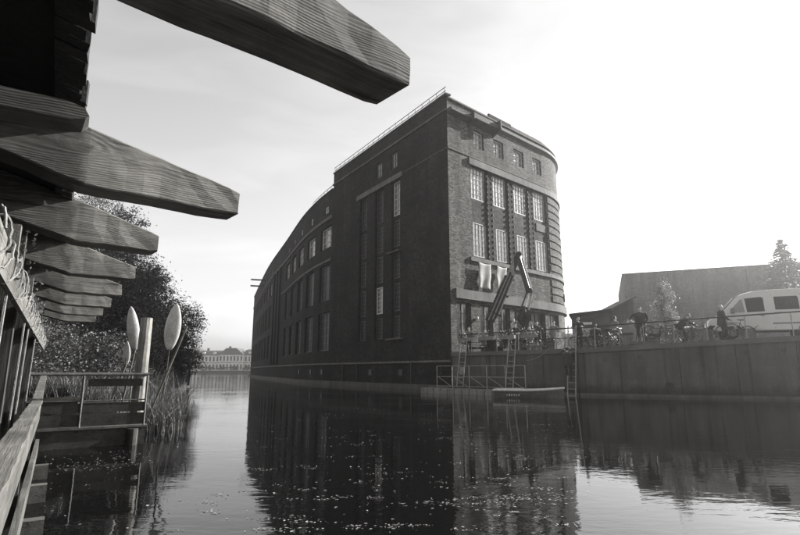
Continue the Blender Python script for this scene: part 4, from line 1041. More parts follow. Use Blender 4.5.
    ct = MB(); cb = bulk * .92; nseg = 14; prof_ = [(-.005 if sit else -.11, .118, .098), (.0, .112, .092), (.07, .102, .084), (.16, .112, .085), (.235, .112, .078), (.285, .072, .058), (.305, .04, .04)]
    for q_, (d_, ry_, rx_) in enumerate(prof_):
        for a_ in range(nseg):
            th_ = 2*math.pi*a_/nseg; fold = 1 + .05*math.sin(a_*2.7 + q_)
            ct.v.append(tuple(Vector(up(d_, rx_*cb*fold*math.cos(th_), ry_*cb*fold*math.sin(th_))) * h))
    for q_ in range(len(prof_) - 1):
        for a_ in range(nseg): b2 = (a_ + 1) % nseg; ct.f.append((q_*nseg + a_, q_*nseg + b2, (q_+1)*nseg + b2, (q_+1)*nseg + a_))
    co_ = bpy.data.objects.new('coat', ct.mesh('coat', M[jacket], smooth=True)); col.objects.link(co_); co_.parent = t_
    m = MB(); hc = V[sk_]; Rm = Matrix.Rotation(lean, 3, 'Y')
    m.ell((hc.x - .012*h*cl, hc.y, hc.z + .014*h), (.060*h, .052*h, .050*h), 12, 8, Rm)
    m.v = [v if (Vector(v) - hc).dot(Vector((cl, 0, -sl))) < .028*h else tuple(Vector(v) + Vector((-.02*h*cl, 0, .02*h))) for v in m.v]
    ho = bpy.data.objects.new('hair', m.mesh('hair', M[hair], smooth=True)); col.objects.link(ho); ho.parent = t_
    return t_
def on_quay(px, d): p = inner(quay_px(px), d); return Vector((p.x, p.y, gz(p.x)))
FACE = math.atan2(-.92, -.39)      # looking out over the water
person('person in dark jacket leaning on the railing at the head of the ladder', on_quay(580, .5), FACE - .2, 1.74, arms=[(.22, .16, .66), (.24, -.14, .66)], lean=.15, hair='hair_dark')
person('person in dark clothes sitting among bicycles right of the ladder', on_quay(597, .95), FACE + .5, 1.7, sit=True, arms=[(.2, .1, .38), (.22, -.08, .4)], lean=.25, hips=(-.05, .33))
p3l = on_quay(645, .5)
tag(MB().box(p3l + Vector((0, 0, .09)), (1.2, .9, .16), -.4).build('wooden_pallet', M['wood_plain'], origin=p3l), 'low wooden pallet under the stout person by the railing', 'pallet')
person('stout person in dark coat standing on a pallet behind the railing', p3l + Vector((0, 0, .175)), FACE - .1, 1.86, arms=[None, (.14, -.3, .58)], bulk=1.5, hair='hair_dark')
person('person with light hair in dark jacket standing in front of the white van', on_quay(729, .45), FACE + 1.2, 1.78, arms=[(.2, .08, .55), (.2, -.06, .56)], hair='hair_fair', lean=.06)
lb_ = inner(e3, -.42)
person('person in dark clothes climbing the tall ladder up the quay wall', Vector((lb_.x - .1, lb_.y - .02, .75)), FACE + math.pi, 1.75, arms=[(.1, .1, .93), (.12, -.1, .82)], legs=[(.06, .06, .2), (.05, -.06, .05)], lean=.05, hips=(-.08, .55))
person('person in grey shirt standing behind the railing by the warehouse corner', on_quay(461, .9), FACE, 1.72, jacket='cloth_mid', arms=[(.16, .1, .55), (.16, -.1, .6)])
person('person in dark clothes sitting at the terrace table behind the flower boxes', on_quay(494, 1.5), FACE + .9, 1.7, sit=True, arms=[(.24, .08, .42), (.24, -.08, .42)], hips=(-.04, .27))
person('person in dark jacket standing beneath the crane grapple', on_quay(527, 1.3), FACE + .4, 1.8, arms=[(.2, .12, .7), (.15, -.15, .5)])
person('person in grey top standing behind the railing left of the white boards', on_quay(545, 1.2), FACE - .5, 1.7, jacket='cloth_mid')

person('person in grey coat standing between bicycles near the tarpaulin heap', on_quay(618, 1.9), FACE + 2.2, 1.74, jacket='cloth_mid')
person('person in dark clothes bending over a bicycle right of the birch', on_quay(690, 1.0), FACE + 1.4, 1.72, lean=.7, arms=[(.38, .1, .5), (.38, -.1, .48)], hips=(-.08, .5))
person('person in dark coat at the middle ladder head behind the railing', on_quay(510, .7), FACE, 1.7, arms=[(.2, .1, .6), (.2, -.12, .62)])
person('person with fair hair standing by the facade behind the tables', on_quay(502, 3.2), FACE + .3, 1.7, hair='hair_fair', jacket='cloth_mid')

# ================================================================== bicycles
def bike_parts(t_):
    fr = MB(); A = Vector((-.5, 0, .34)); Bb = Vector((-.06, 0, .30)); St = Vector((-.2, 0, .80)); Hd = Vector((.36, 0, .82)); Fk = Vector((.40, 0, .68)); Fx = Vector((.56, 0, .34))
    for a, b_, r_ in ((Bb, St, .017), (Bb, Fk, .02), (St, Hd, .017), (Hd, Fk, .02)): fr.tube([a, b_], r_, 6)
    for y in (-.06, .06):
        for a, b_ in ((A, Bb), (A, St)): fr.tube([a + Vector((0, y, 0)), b_ + Vector((0, y*.3, 0))], .009, 5)
        fr.tube([Fk + Vector((0, y*.7, 0)), Fx + Vector((0, y, 0))], .012, 5)
    fr.tube([St, St + Vector((-.04, 0, .14))], .014, 6).tube([Hd, Hd + Vector((-.03, 0, .13))], .014, 6)
    fr.build('frame', M['metal_dark'], t_)
    for c in (A, Fx):
        wv = MB(); wv.tube([c + Vector((.325*math.cos(k*.2618), 0, .325*math.sin(k*.2618))) for k in range(24)], .019, 6, closed=True); wo = wv.build('wheel', M['rubber'], t_)
        rv = MB(); rv.tube([c + Vector((.297*math.cos(k*.2618), 0, .297*math.sin(k*.2618))) for k in range(24)], .010, 5, closed=True)
        for k in range(14): a = k * .4488; rv.tube([c + Vector((.03*math.cos(a), .02*(-1)**k, .03*math.sin(a))), c + Vector((.295*math.cos(a+.1), 0, .295*math.sin(a+.1)))], .003, 4)
        rv.tube([c - Vector((0, .05, 0)), c + Vector((0, .05, 0))], .02, 8); rv.build('rim', M['metal_grey'], wo)
        gv = MB(); ks = [c + Vector((.36*math.cos(a*.2), 0, .36*math.sin(a*.2))) for a in range(3, 14)]
        for p, q in zip(ks, ks[1:]): gv.bar(p, q, .05, .005)
        gv.build('mudguard', M['metal_grey'], t_)
    sd_ = MB(); sd_.prism([(-.36, -.075), (-.3, -.09), (-.2, -.05), (-.1, -.018), (-.1, .018), (-.2, .05), (-.3, .09), (-.36, .075)], .94, .985, lambda u, v, h: (u, v, h)); sd_.build('saddle', M['rubber'], t_)
    hb = MB(); hb.tube([(.2, -.28, .98), (.3, -.24, 1.0), (.34, -.08, .96), (.34, .08, .96), (.3, .24, 1.0), (.2, .28, .98)], .013, 6); hb.build('handlebar', M['metal_grey'], t_)
    ck = MB(); ck.tube([(-.06 + .09*math.cos(k*.5236), .04, .3 + .09*math.sin(k*.5236)) for k in range(12)], .008, 5, closed=True).tube([(-.06, .06, .3), (.08, .06, .2)], .01, 5).tube([(-.06, -.06, .3), (-.2, -.06, .4)], .01, 5).box((.08, .1, .2), (.09, .08, .02)).box((-.2, -.1, .4), (.09, .08, .02)); ck.build('crank', M['metal_grey'], t_)
proto = None
spots = [(586, .45, .0, 'bicycle parked against the railing just right of the ladder'), (606, .5, .1, 'bicycle behind the railing between the sitting person and the stout person'), (617, .95, -.5, 'bicycle turned away from the railing left of the stout person'),
         (660, .45, .05, 'bicycle leaning on the railing under the birch'), (672, .95, .35, 'bicycle parked askew behind the railing right of the birch'), (688, .5, -.06, 'bicycle against the railing midway between birch and light-haired person'), (704, .9, .2, 'bicycle just left of the light-haired person'), (742, .5, .05, 'bicycle leaning on the railing in front of the van nose'),
         (592, 1.3, .7, 'bicycle standing behind the sitting person'), (611, 1.4, -.9, 'bicycle farthest from the railing left of the stout person'), (652, 1.2, .8, 'bicycle standing right behind the stout person'), (680, 1.5, -.3, 'bicycle farthest back in the row right of the birch'), (696, 1.35, .9, 'bicycle turned toward the shed left of the light-haired person'), (566, 1.1, .3, 'bicycle behind the white boards left of the ladder'), (536, .9, -.2, 'bicycle on the terrace behind the potted plants')]
for i, (px, d, tw, lbl) in enumerate(spots):
    if proto is None:
        proto = thing('bicycle', lbl, 'bicycle', (0, 0, 0), 'bicycles along the quay railing'); bike_parts(proto); o = proto
    else: o = copy_tree(proto)
    o['label'] = lbl; p = on_quay(px, d); o.location = p; x = p.x; an = math.atan2(quay_y(x + .2) - quay_y(x - .2), .4); o.rotation_euler = (R(-4), -gz(x + .5) + gz(x - .5), an + tw + (math.pi if i % 3 == 1 else 0))

for k, (px, d, sx, sy, h_, lbl) in enumerate(((631, .75, .5, .4, .55, 'small stacked box at the railing left of the stout person'), (655, .8, .7, .45, .4, 'low box under the birch behind the bicycles'), (711, .7, .55, .5, .6, 'bulging sack-like box just left of the light-haired person'), (758, 1.0, .9, .5, .5, 'dark box between railing and van'))):
    p = on_quay(px, d); t_ = thing('cardboard_box', lbl, 'box', p, 'boxes standing on the quay'); an = -.4 + k*.5
    MB().box(p + Vector((0, 0, h_/2)), (sx, sy, h_), an).build('carton', M['cloth_mid'], t_)
    for s_ in (-1, 1):
        mt = Matrix.Translation(p + Vector((0, 0, h_))) @ Matrix.Rotation(an, 4, 'Z') @ Matrix.Translation((0, s_*sy/2, .005)) @ Matrix.Rotation(s_*.7, 4, 'X') @ Matrix.Translation((0, s_*sy*.24, 0)); MB().box(None, (sx, sy*.48, .012), mat=mt).build('flap', M['wood_pale'], t_)
# ================================================================== white van
va = math.atan2(3.8, -8.9)                        # heading: along the quay, away from the camera's right
vloc = Vector((18.8, 26.9, gz(18.0) + .004)); van = thing('white_van', 'white van with sloping windscreen parked at the right picture edge', 'van', vloc); van.rotation_euler = (0, 0, va)
def vbuild(mb, name, mat, parent=van, smooth=False):
    o = bpy.data.objects.new(name, mb.mesh(name, M[mat], smooth=smooth)); col.objects.link(o); o.parent = parent; return o
prof = [(2.55, .42), (2.62, .62), (2.58, .92), (2.42, 1.12), (2.05, 1.28), (1.6, 1.78), (1.28, 2.14), (.95, 2.34), (.5, 2.45), (-.3, 2.5), (-1.6, 2.5), (-2.35, 2.46), (-2.5, 2.3), (-2.56, 1.4), (-2.56, .45)]
def halfw(x, z):
    wv = .98 - .17 * max(0, (z - 1.1) / 1.4) ** 1.6
    if x > 1.9: wv -= .22 * ((x - 1.9) / .7) ** 2
    return wv
vb = MB(); rows = []
for (x, z) in prof:
    hw = halfw(x, z); roofish = z > 2.2
    rows.append([(x, y*hw, z - (.05*abs(y)**4 if z > 2.3 else 0)) for y in (-1, -.93, -.6, 0, .6, .93, 1)])
for a, b_ in zip(rows, rows[1:]):
    for j in range(6): vb.quad(a[j], a[j+1], b_[j+1], b_[j])
for e, sgn in ((0, -1), (6, 1)):
    # side skin: fan of strips between the front/roof edge and a lower line, so that the body side is closed
    ring = [r_[e] for r_ in rows]; mid = [(x, sgn*halfw(x, max(z, .45))*1.0, .42) for x, z in prof]
    steps = 8
    for a, b_ in zip(range(len(ring)), range(1, len(ring))):
        for k in range(steps):
            def q(i, t):
                X = ring[i][0]; Z = ring[i][2] + (.42 - ring[i][2]) * t; return (X, sgn * halfw(X, Z), Z)
            if ring[a][2] > .43 or ring[b_][2] > .43: vb.quad(q(a, k/steps), q(b_, k/steps), q(b_, (k+1)/steps), q(a, (k+1)/steps))
vo = vbuild(vb, 'body', 'paint_van', smooth=False)
bm = bmesh.new(); bm.from_mesh(vo.data); bmesh.ops.remove_doubles(bm, verts=bm.verts, dist=.004); bmesh.ops.recalc_face_normals(bm, faces=bm.faces); bm.to_mesh(vo.data); bm.free()
for f in vo.data.polygons: f.use_smooth = True
def side_panel(name, pts_, mat, sgn, proud=.012, parent=van, thick=.02):
    m = MB(); n = len(pts_); o_ = [(x, sgn*(halfw(x, z) + proud), z) for x, z in pts_]; i_ = [(x, sgn*(halfw(x, z) - thick), z) for x, z in pts_]
    m.poly(o_); 
    for k in range(n): m.quad(o_[k], o_[(k+1) % n], i_[(k+1) % n], i_[k])
    return vbuild(m, name, mat, parent)
for sgn in (1, -1):
    side_panel('side_window', [(1.62, 1.34), (1.45, 1.62), (1.12, 1.98), (1.02, 2.04), (.95, 1.34)], 'glass_mid', sgn)
    side_panel('side_window', [(.86, 1.34), (.9, 2.05), (.2, 2.1), (.1, 2.04), (.1, 1.36)], 'glass_dark', sgn)
    side_panel('side_window', [(-.35, 1.42), (-.35, 2.08), (-1.3, 2.08), (-1.35, 2.0), (-1.35, 1.42)], 'glass_dark', sgn)
    side_panel('side_window', [(-1.55, 1.42), (-1.55, 2.06), (-2.3, 2.04), (-2.36, 1.42)], 'glass_dark', sgn)
    side_panel('side_moulding', [(2.2, .70), (2.2, .78), (-2.5, .78), (-2.5, .70)], 'plastic_grey', sgn, .02)
    dl = side_panel('front_door', [(1.5, .5), (1.55, 1.28), (.05, 1.3), (.05, .5)], 'paint_van', sgn, .006, thick=.004); side_panel('handle', [(.3, 1.12), (.3, 1.17), (.14, 1.17), (.14, 1.12)], 'plastic_grey', sgn, .03, dl)
    for xg in (-.25, -1.45): side_panel('panel_gap', [(xg, .5), (xg, 2.2), (xg - .018, 2.2), (xg - .018, .5)], 'rubber', sgn, .004)
    side_panel('slide_rail', [(-.3, 1.26), (-.3, 1.30), (-2.3, 1.30), (-2.3, 1.26)], 'plastic_grey', sgn, .012)
    side_panel('sill', [(2.3, .40), (2.3, .47), (-2.5, .47), (-2.5, .40)], 'plastic_grey', sgn, .015)
    m = MB(); m.box((1.5, sgn*1.1, 1.42), (.12, .2, .26)); vbuild(m, 'wing_mirror', 'plastic_grey')
    m = MB(); m.box((2.5, sgn*.62, .86), (.12, .34, .2)); vbuild(m, 'headlight', 'frame_white')
    for x in (1.62, -1.6):
        m = MB(); m.tube([(x, sgn*.76, .335), (x, sgn*.985, .335)], .33, 22); wo = vbuild(m, 'wheel', 'rubber'); m = MB(); m.tube([(x, sgn*.9, .335), (x, sgn*.992, .335)], .2, 16); vbuild(m, 'rim', 'metal_grey', wo)
        m = MB(); m.tube([(x + .40*math.cos(k*.2244), sgn*.985, .38 + .40*math.sin(k*.2244)) for k in range(15)], .03, 6); vbuild(m, 'wheel_arch', 'plastic_grey')
m = MB(); ws = [(1.98, 1.36), (1.6, 1.80), (1.28, 2.16), (1.02, 2.31)]
for a, b_ in zip(ws, ws[1:]): m.quad((a[0]+.03, -.8, a[1]+.012), (a[0]+.03, .8, a[1]+.012), (b_[0]+.03, .76, b_[1]+.012), (b_[0]+.03, -.76, b_[1]+.012))
vbuild(m, 'windscreen', 'glass_mid')
m = MB(); m.box((2.6, 0, .55), (.14, 1.5, .26)); vbuild(m, 'bumper', 'plastic_grey')
# pale faded strokes of lettering on the rear side glass stand off the pane
rr = random.Random(4); lt = MB()
for k in range(7):
    x = -.45 - k*.12; hgt = .2
    for (dx, z, w_, h_) in ((0, 1.75, .022, hgt), (-.05, 1.75 + rr.choice([-.09, 0, .09]), .09, .022), (-.085, 1.75 + rr.choice([-.04, .04]), .022, rr.uniform(.09, .2))):
        for sgn in (1, -1): lt.box((x + dx, sgn*(halfw(-1, 1.75) + .016), z), (w_, .006, h_))
vbuild(lt, 'window_lettering', 'faded_print')

# ================================================================== shed, kiosk, trees behind the yard
def block(name, label, cat, p0, p1, depth, z0, zt0, zt1, mat, roofmat, seed=0):
    p0, p1 = Vector(p0), Vector(p1); d = (p1 - p0); L = d.length; dn_ = d / L; bk_ = Vector((-dn_.y, dn_.x, 0)) * depth
    t_ = thing(name, label, cat, (p0.x, p0.y, z0)); m = MB()
    n = 14
    for k in range(n):
        a, b_ = p0 + d*k/n, p0 + d*(k+1)/n; za, zb = zt0 + (zt1 - zt0)*k/n, zt0 + (zt1 - zt0)*(k+1)/n
        m.quad((a.x, a.y, z0), (b_.x, b_.y, z0), (b_.x, b_.y, zb), (a.x, a.y, za), [(L*k/n, z0), (L*(k+1)/n, z0), (L*(k+1)/n, zb), (L*k/n, za)])
    for a, z in ((p0, zt0), (p1, zt1)): q = a + bk_; m.quad((a.x, a.y, z0), (q.x, q.y, z0), (q.x, q.y, z), (a.x, a.y, z), [(0, z0), (depth, z0), (depth, z), (0, z)])
    q0, q1 = p0 + bk_, p1 + bk_; m.quad((q0.x, q0.y, z0), (q1.x, q1.y, z0), (q1.x, q1.y, zt1), (q0.x, q0.y, zt0), [(0, z0), (L, z0), (L, zt1), (0, zt0)])
    m.build('wall', mat, t_)
    r_ = MB(); e = -Vector((-dn_.y, dn_.x, 0)) * .2; r0, r1 = p0 + e - dn_*.15, p1 + e + dn_*.15; s0, s1 = q0 - e, q1 - e
    for dz in (0.005, .16): r_.quad((r0.x, r0.y, zt0 + dz), (r1.x, r1.y, zt1 + dz), (s1.x, s1.y, zt1 + dz), (s0.x, s0.y, zt0 + dz))
    for a, b_, za, zb in ((r0, r1, zt0, zt1), (r1, s1, zt1, zt1), (s1, s0, zt1, zt0), (s0, r0, zt0, zt0)): r_.quad((a.x, a.y, za + .005), (b_.x, b_.y, zb + .005), (b_.x, b_.y, zb + .16), (a.x, a.y, za + .16))
    r_.build('roof', roofmat, t_)
    return t_, p0, dn_, bk_.normalized()
sh, p0, dn_, bk_ = block('long_shed', 'long plain flat-roofed brick shed behind the van and bicycles', 'building', (34.0, 78, 0), (80, 60.5, 0), 25, 2.0, 15.6, 15.9, M['shed'], M['metal_roof'])
for s in (6, 16, 26.5, 37): a = p0 + dn_*s - bk_*.1; MB().tube([(a.x, a.y, 2.6), (a.x, a.y, 15.5)], .1, 8).build('down_pipe', M['metal_dark'], sh)
a = p0 + dn_*16.8 - bk_*.04; MB().box((a.x, a.y, 4.7), (4.2, .2, 4.4), math.atan2(dn_.y, dn_.x)).build('door', M['metal_roof'], sh)
kk, p0, dn_, bk_ = block('yard_kiosk', 'low dark kiosk with overhanging flat roof behind the ladder', 'building', (12.2, 37.0, 0), (14.6, 36.2, 0), 3, 2.4, 5.1, 5.35, M['metal_roof'], M['felt'])
a = p0 + dn_*1.0 - bk_*.03; MB().box((a.x, a.y, 4.55), (.7, .06, .16), math.atan2(dn_.y, dn_.x)).build('strip_light', M['frame_white'], kk)
MB().box((a.x, a.y, 3.9), (1.8, .05, .6), math.atan2(dn_.y, dn_.x)).build('window', M['glass_mid'], kk)
# lean-to with sloping roof left of the shed
lt_ = thing('lean_to_roof', 'lean-to with a steep pale sloping roof against the left end of the shed', 'building', (15.6, 38.6, 2.5))
m = MB(); m.prism([(13.9, 4.85), (17.2, 6.5), (17.2, 6.65), (13.9, 5.0)], 37.6, 41, lambda u, v, h: (u, h, v)); m.build('roof', M['metal_roof'], lt_)
m = MB(); m.prism([(14.4, 2.4), (17.2, 2.4), (17.2, 6.45), (14.4, 5.05)], 38.1, 40.8, lambda u, v, h: (u, h, v)); m.build('wall', M['stone_dark'], lt_)
# tarpaulin-covered heap
th_ = thing('tarpaulin_heap', 'rounded heap under a grey tarpaulin between kiosk and lean-to', 'heap', (14.6, 33.6, 2.6))
m = MB(); rr = random.Random(6)
m.ell((14.7, 33.4, 2.6), (1.15, 1.0, 1.9), 20, 12); m.v = [(x + rr.uniform(-.06, .06), y + rr.uniform(-.06, .06), max(2.52, z + rr.uniform(-.08, .08))) for x, y, z in m.v]; m.build('tarpaulin', M['cloth_mid'], th_)
tree('young_birch', 'slender young tree with bright leaves standing before the shed wall', (17.0, 33.4, gz(17)), 5.0, [((17.1, 33.4, 6.1), (.55, .55, 1.1)), ((16.8, 33.4, 5.0), (.6, .5, .8)), ((17.3, 33.3, 4.6), (.55, .5, .7))], 5000, .05, 'leaf_birch', 71, None, .07)
def conifer(label, base, h, rad, seed):
    rr = random.Random(seed); base = Vector(base); t_ = thing('conifer_tree', label, 'tree', base)
    MB().tube([base, base + Vector((0, 0, h*.97))], [.22, .02], 8).build('trunk', M['bark'], t_); m = MB()
    lv = 44
    for k in range(lv):
        t = k / lv; z = h * (.08 + .92*t); rr_ = rad * (1 - t) ** .9 * rr.uniform(.85, 1.1) + .05
        for q in range(int(8 + 16*(1 - t))):
            a = rr.uniform(0, 6.283); L = rr_ * rr.uniform(.7, 1.1); d = Vector((math.cos(a), math.sin(a), 0))
            for s in range(int(12 + L*16)):
                f = rr.uniform(.15, 1) ; p = base + Vector((0, 0, z - L*f*.35 + rr.gauss(0, .06))) + d*L*f + Vector((rr.gauss(0, .07), rr.gauss(0, .07), 0)); u = (d + Vector((rr.gauss(0, .5), rr.gauss(0, .5), rr.gauss(-.2, .3)))).normalized(); v = u.orthogonal().normalized(); sz = rr.uniform(.12, .24)
                m.quad(p - u*sz, p + v*sz*.4, p + u*sz, p - v*sz*.4)
    stuff(m.build('crown', M['leaf_dark'], t_))
conifer('tall pointed conifer standing before the shed, its tip above the roof over the van', (45.2, 60.0, 2.6), 14.2, 6.6, 5)

# ================================================================== knuckle-boom crane in front of the facade
cr = thing('loader_crane', 'folded loader crane with ribbed boom and grapple in front of the facade', 'crane', (6.0, 34.0, 2.45))
ap = at_y(518, 255, 34.0); k1 = at_y(512, 275, 34.0); bs = at_y(491, 322, 34.2); el = at_y(529, 291, 33.6); gp = at_y(524, 318, 33.4)
m = MB(); m.box((bs.x, bs.y, 2.6), (1.1, 1.0, .3), .3).box((bs.x, bs.y, 3.0), (.5, .5, .6), .3); m.tube([(bs.x, bs.y, 3.2), (bs.x, bs.y, bs.z + .3)], .22, 12); m.build('column', M['metal_dark'], cr)
for s in (-1, 1):
    m = MB(); m.bar((bs.x, bs.y, 2.75), (bs.x + s*1.5, bs.y - s*.9, 2.75), .14).tube([(bs.x + s*1.5, bs.y - s*.9, 2.8), (bs.x + s*1.5, bs.y - s*.9, 2.47)], .07, 8).tube([(bs.x + s*1.5, bs.y - s*.9, 2.5), (bs.x + s*1.5, bs.y - s*.9, 2.46)], .16, 10); m.build('stabiliser', M['metal_dark'], cr)
dv = (k1 - bs).normalized(); sv = Vector((dv.z, 0, -dv.x))
m = MB(); m.bar(bs, bs.lerp(ap, .97), .34, .4); m.build('main_boom', M['metal_dark'], cr)
for k, o_ in enumerate((-.40, -.24, -.08, .08, .24, .40)):
    m = MB(); m.tube([bs + sv*o_ + Vector((0, -.26, -.1 + .1*k)), bs.lerp(ap, .66 + .03*(k % 3)) + sv*(o_*.62) + Vector((0, -.26, 0))], .05 if k % 2 else .075, 8); m.build('hydraulic_tube', M['metal_grey'] if k % 2 else M['metal_dark'], cr)
for t in (.12, .4, .64): m = MB(); c = bs.lerp(ap, t) + Vector((0, -.2, 0)); m.bar(c - sv*.5*(1 - t*.5), c + sv*.5*(1 - t*.5), .2, .1); m.build('clamp', M['metal_dark'], cr)
m = MB(); m.bar(bs.lerp(ap, .6) + Vector((0, -.05, 0)), ap, .3, .4); m.build('boom_extension', M['paint_grey'], cr)
m = MB(); m.tube([ap + Vector((0, -.22, 0)), ap + Vector((0, .22, 0))], .2, 14); m.build('knuckle', M['metal_dark'], cr)
m = MB(); m.bar(ap, el, .28, .32); m.build('outer_arm', M['metal_dark'], cr)
m = MB(); m.tube([ap.lerp(el, .1) + Vector((.2, -.05, .05)), el + Vector((.16, -.05, .1))], .05, 8); m.build('arm_cylinder', M['frame_white'], cr)
m = MB(); m.tube([el + Vector((0, -.2, 0)), el + Vector((0, .2, 0))], .17, 12).bar(el + Vector((-.25, 0, .1)), el + Vector((.3, 0, -.15)), .1); m.build('elbow', M['metal_dark'], cr)
for dx, mt in ((-.16, 'metal_dark'), (0, 'frame_white'), (.2, 'metal_grey')):
    m = MB(); m.tube([el + Vector((dx, -.1, -.1)), gp + Vector((dx*1.4, -.1, .5))], .055, 8); m.build('link_rod', M[mt], cr)
rt_ = MB(); rt_.tube([gp + Vector((0, 0, .75)), gp + Vector((0, 0, .35))], .16, 12); rt_.build('rotator', M['metal_dark'], cr)
for s in (-1, 1):
    m = MB(); m.prism([(0, .4), (s*.32, .25), (s*.42, -.1), (s*.12, -.45), (s*.2, -.08), (s*.05, .15)], -.28, .28, lambda u, v, h: (gp.x + u, gp.y + h, gp.z + v)); m.build('grapple_jaw', M['metal_dark'], cr)
m = MB(); m.tube([el, el.lerp(gp, .4) + Vector((.35, 0, 0)), gp + Vector((.15, 0, .4))], .02, 6); m.build('hose', M['rubber'], cr)

# ================================================================== things on the terrace by the facade
def table(label, loc):
    t_ = thing('terrace_table', label, 'table', loc); m = MB(); m.tube([Vector(loc) + Vector((0, 0, .72)), Vector(loc) + Vector((0, 0, .75))], .4, 18); m.build('table_top', M['wood_plain'], t_)
    MB().tube([Vector(loc) + Vector((0, 0, .03)), Vector(loc) + Vector((0, 0, .72))], .035, 8).build('pedestal', M['metal_dark'], t_); MB().tube([Vector(loc), Vector(loc) + Vector((0, 0, .035))], .24, 14).build('foot', M['metal_dark'], t_)
def chair(label, loc, rz, seat_h=.45):
    t_ = thing('terrace_chair', label, 'chair', loc, 'chairs on the quay terrace'); t_.rotation_euler = (0, 0, rz)
    def cb(n, m, mt): o = bpy.data.objects.new(n, m.mesh(n, M[mt])); col.objects.link(o); o.parent = t_
    cb('seat', MB().box((0, 0, seat_h), (.42, .42, .035)), 'wood_pale'); cb('backrest', MB().box((-.2, 0, seat_h + .36), (.03, .42, .26)), 'wood_pale')
    for x in (-.19, .19):
        for y in (-.19, .19): cb('leg', MB().tube([(x, y, 0), (x - (.02 if x < 0 else 0), y, seat_h if x > 0 else seat_h + .5)], .014, 6), 'metal_grey')
table('small round table behind the flower boxes near the warehouse', on_quay(484, 1.2)); table('small round table under the crane', on_quay(508, 1.4))
chair('pale chair nearest the warehouse corner on the terrace', on_quay(473, 1.1), 1.0); s_ = on_quay(494, 1.5); chair('pale chair with a person sitting on it behind the flower boxes', s_ + Vector((.02, .02, 0)), FACE + .9)
chair('empty pale chair beside the table under the crane', on_quay(502, 1.0), 2.0); chair('chair under the person sitting among the bicycles', on_quay(597, .95), FACE + .5, .5)
# white boards leaning behind the railing
wb = thing('leaning_white_boards', 'white scrawled boards leaning together behind the railing left of the ladder', 'board', on_quay(563, .5))
for k, (px, w_, hh, tl) in enumerate(((558, .55, .95, .15), (563.5, .6, .85, .1), (569, .5, .8, .2))):
    p = on_quay(px, .42 + .05*k); x = p.x; an = math.atan2(quay_y(x + .2) - quay_y(x - .2), .4); mt = Matrix.Translation(p + Vector((0, 0, hh/2 + .012))) @ Matrix.Rotation(an, 4, 'Z') @ Matrix.Rotation(-tl, 4, 'X'); MB().box(None, (w_, .03, hh), mat=mt).build('board', M['graffiti_pale'], wb)
p = on_quay(549, .45); cb_ = thing('slatted_crate', 'grey slatted crate standing left of the white boards', 'crate', p)
for k in range(4): MB().box(p + Vector((0, 0, .07 + k*.14)), (.5, .36, .11), -.8).build('slat', M['wood_plain'], cb_)
for dx in (-.2, .2): q = p + Vector((dx*.69, -dx*.72, .29)); MB().box(q, (.05, .4, .56), -.8).build('corner_post', M['wood_plain'], cb_)
# pots and hanging plants at the foot of the railing
for k, px in enumerate((527, 533, 538)):
    p = on_quay(px, .32); t_ = thing('potted_plant', 'potted plant with pale leaves at the quay edge, %s one right of the middle ladder' % ('first', 'second', 'third')[k], 'plant', p, 'potted plants at the quay edge')
    MB().tube([p, p + Vector((0, 0, .22))], [.1, .14], 12).build('pot', M['plastic_grey'], t_); m = MB(); rr = random.Random(80 + k)
    for q in range(240):
        a = rr.uniform(0, 6.28); L = rr.uniform(.1, .42); c = p + Vector((math.cos(a)*L, math.sin(a)*L, .25 + rr.uniform(-.15, .3)*(.45 - L)*3)); u = Vector((math.cos(a), math.sin(a), rr.gauss(-.3, .4))).normalized(); v = u.orthogonal().normalized(); s = rr.uniform(.03, .07); m.quad(c - u*s, c + v*s*.4, c + u*s, c - v*s*.4)
    stuff(m.build('leaves', M['leaf_pale'], t_))
# slack chain from the railing to the ladder
a = on_quay(528, -.1) + Vector((0, 0, -.6)); b_ = on_quay(552, -.1) + Vector((0, 0, .05)); tag(MB().tube([a.lerp(b_, t/8) - Vector((0, 0, .25*math.sin(math.pi*t/8)*.6)) for t in range(9)], .018, 6).build('slack_chain', M['rope'], origin=a), 'slack pale chain hanging on the quay wall right of the middle ladder', 'chain')

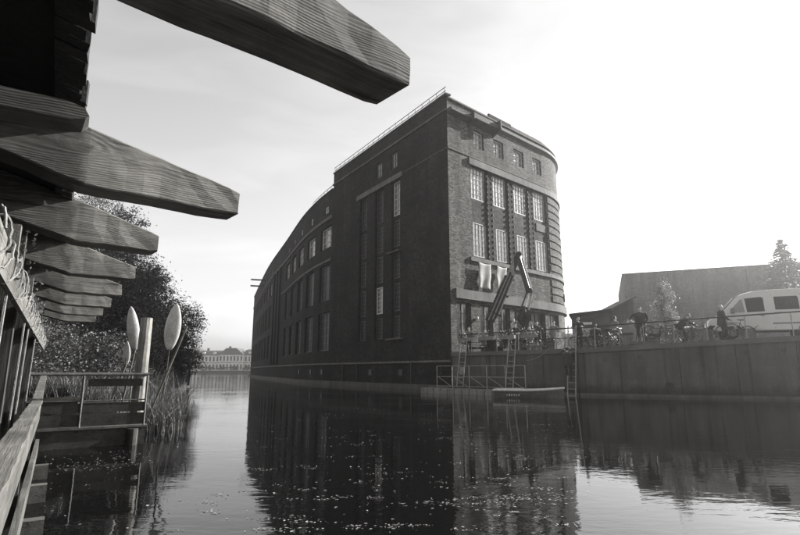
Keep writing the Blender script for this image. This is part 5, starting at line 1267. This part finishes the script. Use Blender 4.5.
# ================================================================== floating leaves
rr = random.Random(123); m = MB()
def leaf_at(x, y, s):
    a = rr.uniform(0, 6.283); u = Vector((math.cos(a), math.sin(a), 0)) * s; v = Vector((-u.y, u.x, 0)) * rr.uniform(.4, .7); z = .004 + rr.random()*.004; e = rr.uniform(0, .25) * s
    c = Vector((x, y, z)); m.quad(c - u, c + v + Vector((0, 0, e)), c + u + Vector((0, 0, e)), c - v)
def patch(px, py, wpx, hpx, n, s0=.02, s1=.05):
    for k in range(n):
        p = at_z(px + rr.gauss(0, wpx), min(533, max(396, py + rr.gauss(0, hpx))), 0); leaf_at(p.x, p.y, rr.uniform(s0, s1))
for k in range(130):                                     # loose rafts of leaves drifting in the middle of the canal
    px, py = rr.uniform(245, 590), rr.uniform(408, 533); f = (py - 371) / 100; patch(px, py, rr.uniform(3, 14), rr.uniform(.3, .9), rr.randint(5, 20), .006, .018)
for k in range(170): patch(rr.uniform(245, 560), rr.uniform(412, 533), 1, 1, 1, .01, .026)
for k in range(60): patch(rr.uniform(20, 240), rr.uniform(440, 533), 2, 1, 1, .008, .022)
patch(100, 462, 28, 4, 130, .007, .02); patch(82, 470, 20, 2, 50, .007, .018); patch(125, 455, 14, 2, 40, .007, .018)
for px, py in ((215, 495), (212, 503), (214, 512), (480, 498), (455, 500), (500, 505), (520, 500), (550, 490), (560, 500), (425, 503)): patch(px, py, 7, 1.2, 18, .008, .022)
stuff(m.build('floating_leaves', M['debris']))

# ================================================================== haze volume, added to imitate veiling lens glare towards the sun
hz_ = MB(); hz_.box((-20, 143, 9.5), (470, 386, 27)); ho = hz_.build('haze', M['water']); stuff(ho)
hm = bpy.data.materials.new('glare_haze'); hm.use_nodes = True; hn = hm.node_tree.nodes; hn.clear(); hv = hn.new('ShaderNodeVolumePrincipled'); hout = hn.new('ShaderNodeOutputMaterial')
hv.inputs['Density'].default_value = HAZE; hv.inputs['Anisotropy'].default_value = .86; hv.inputs['Color'].default_value = (.97, .96, .94, 1)
hm.node_tree.links.new(hv.outputs[0], hout.inputs['Volume']); ho.data.materials.clear(); ho.data.materials.append(hm)
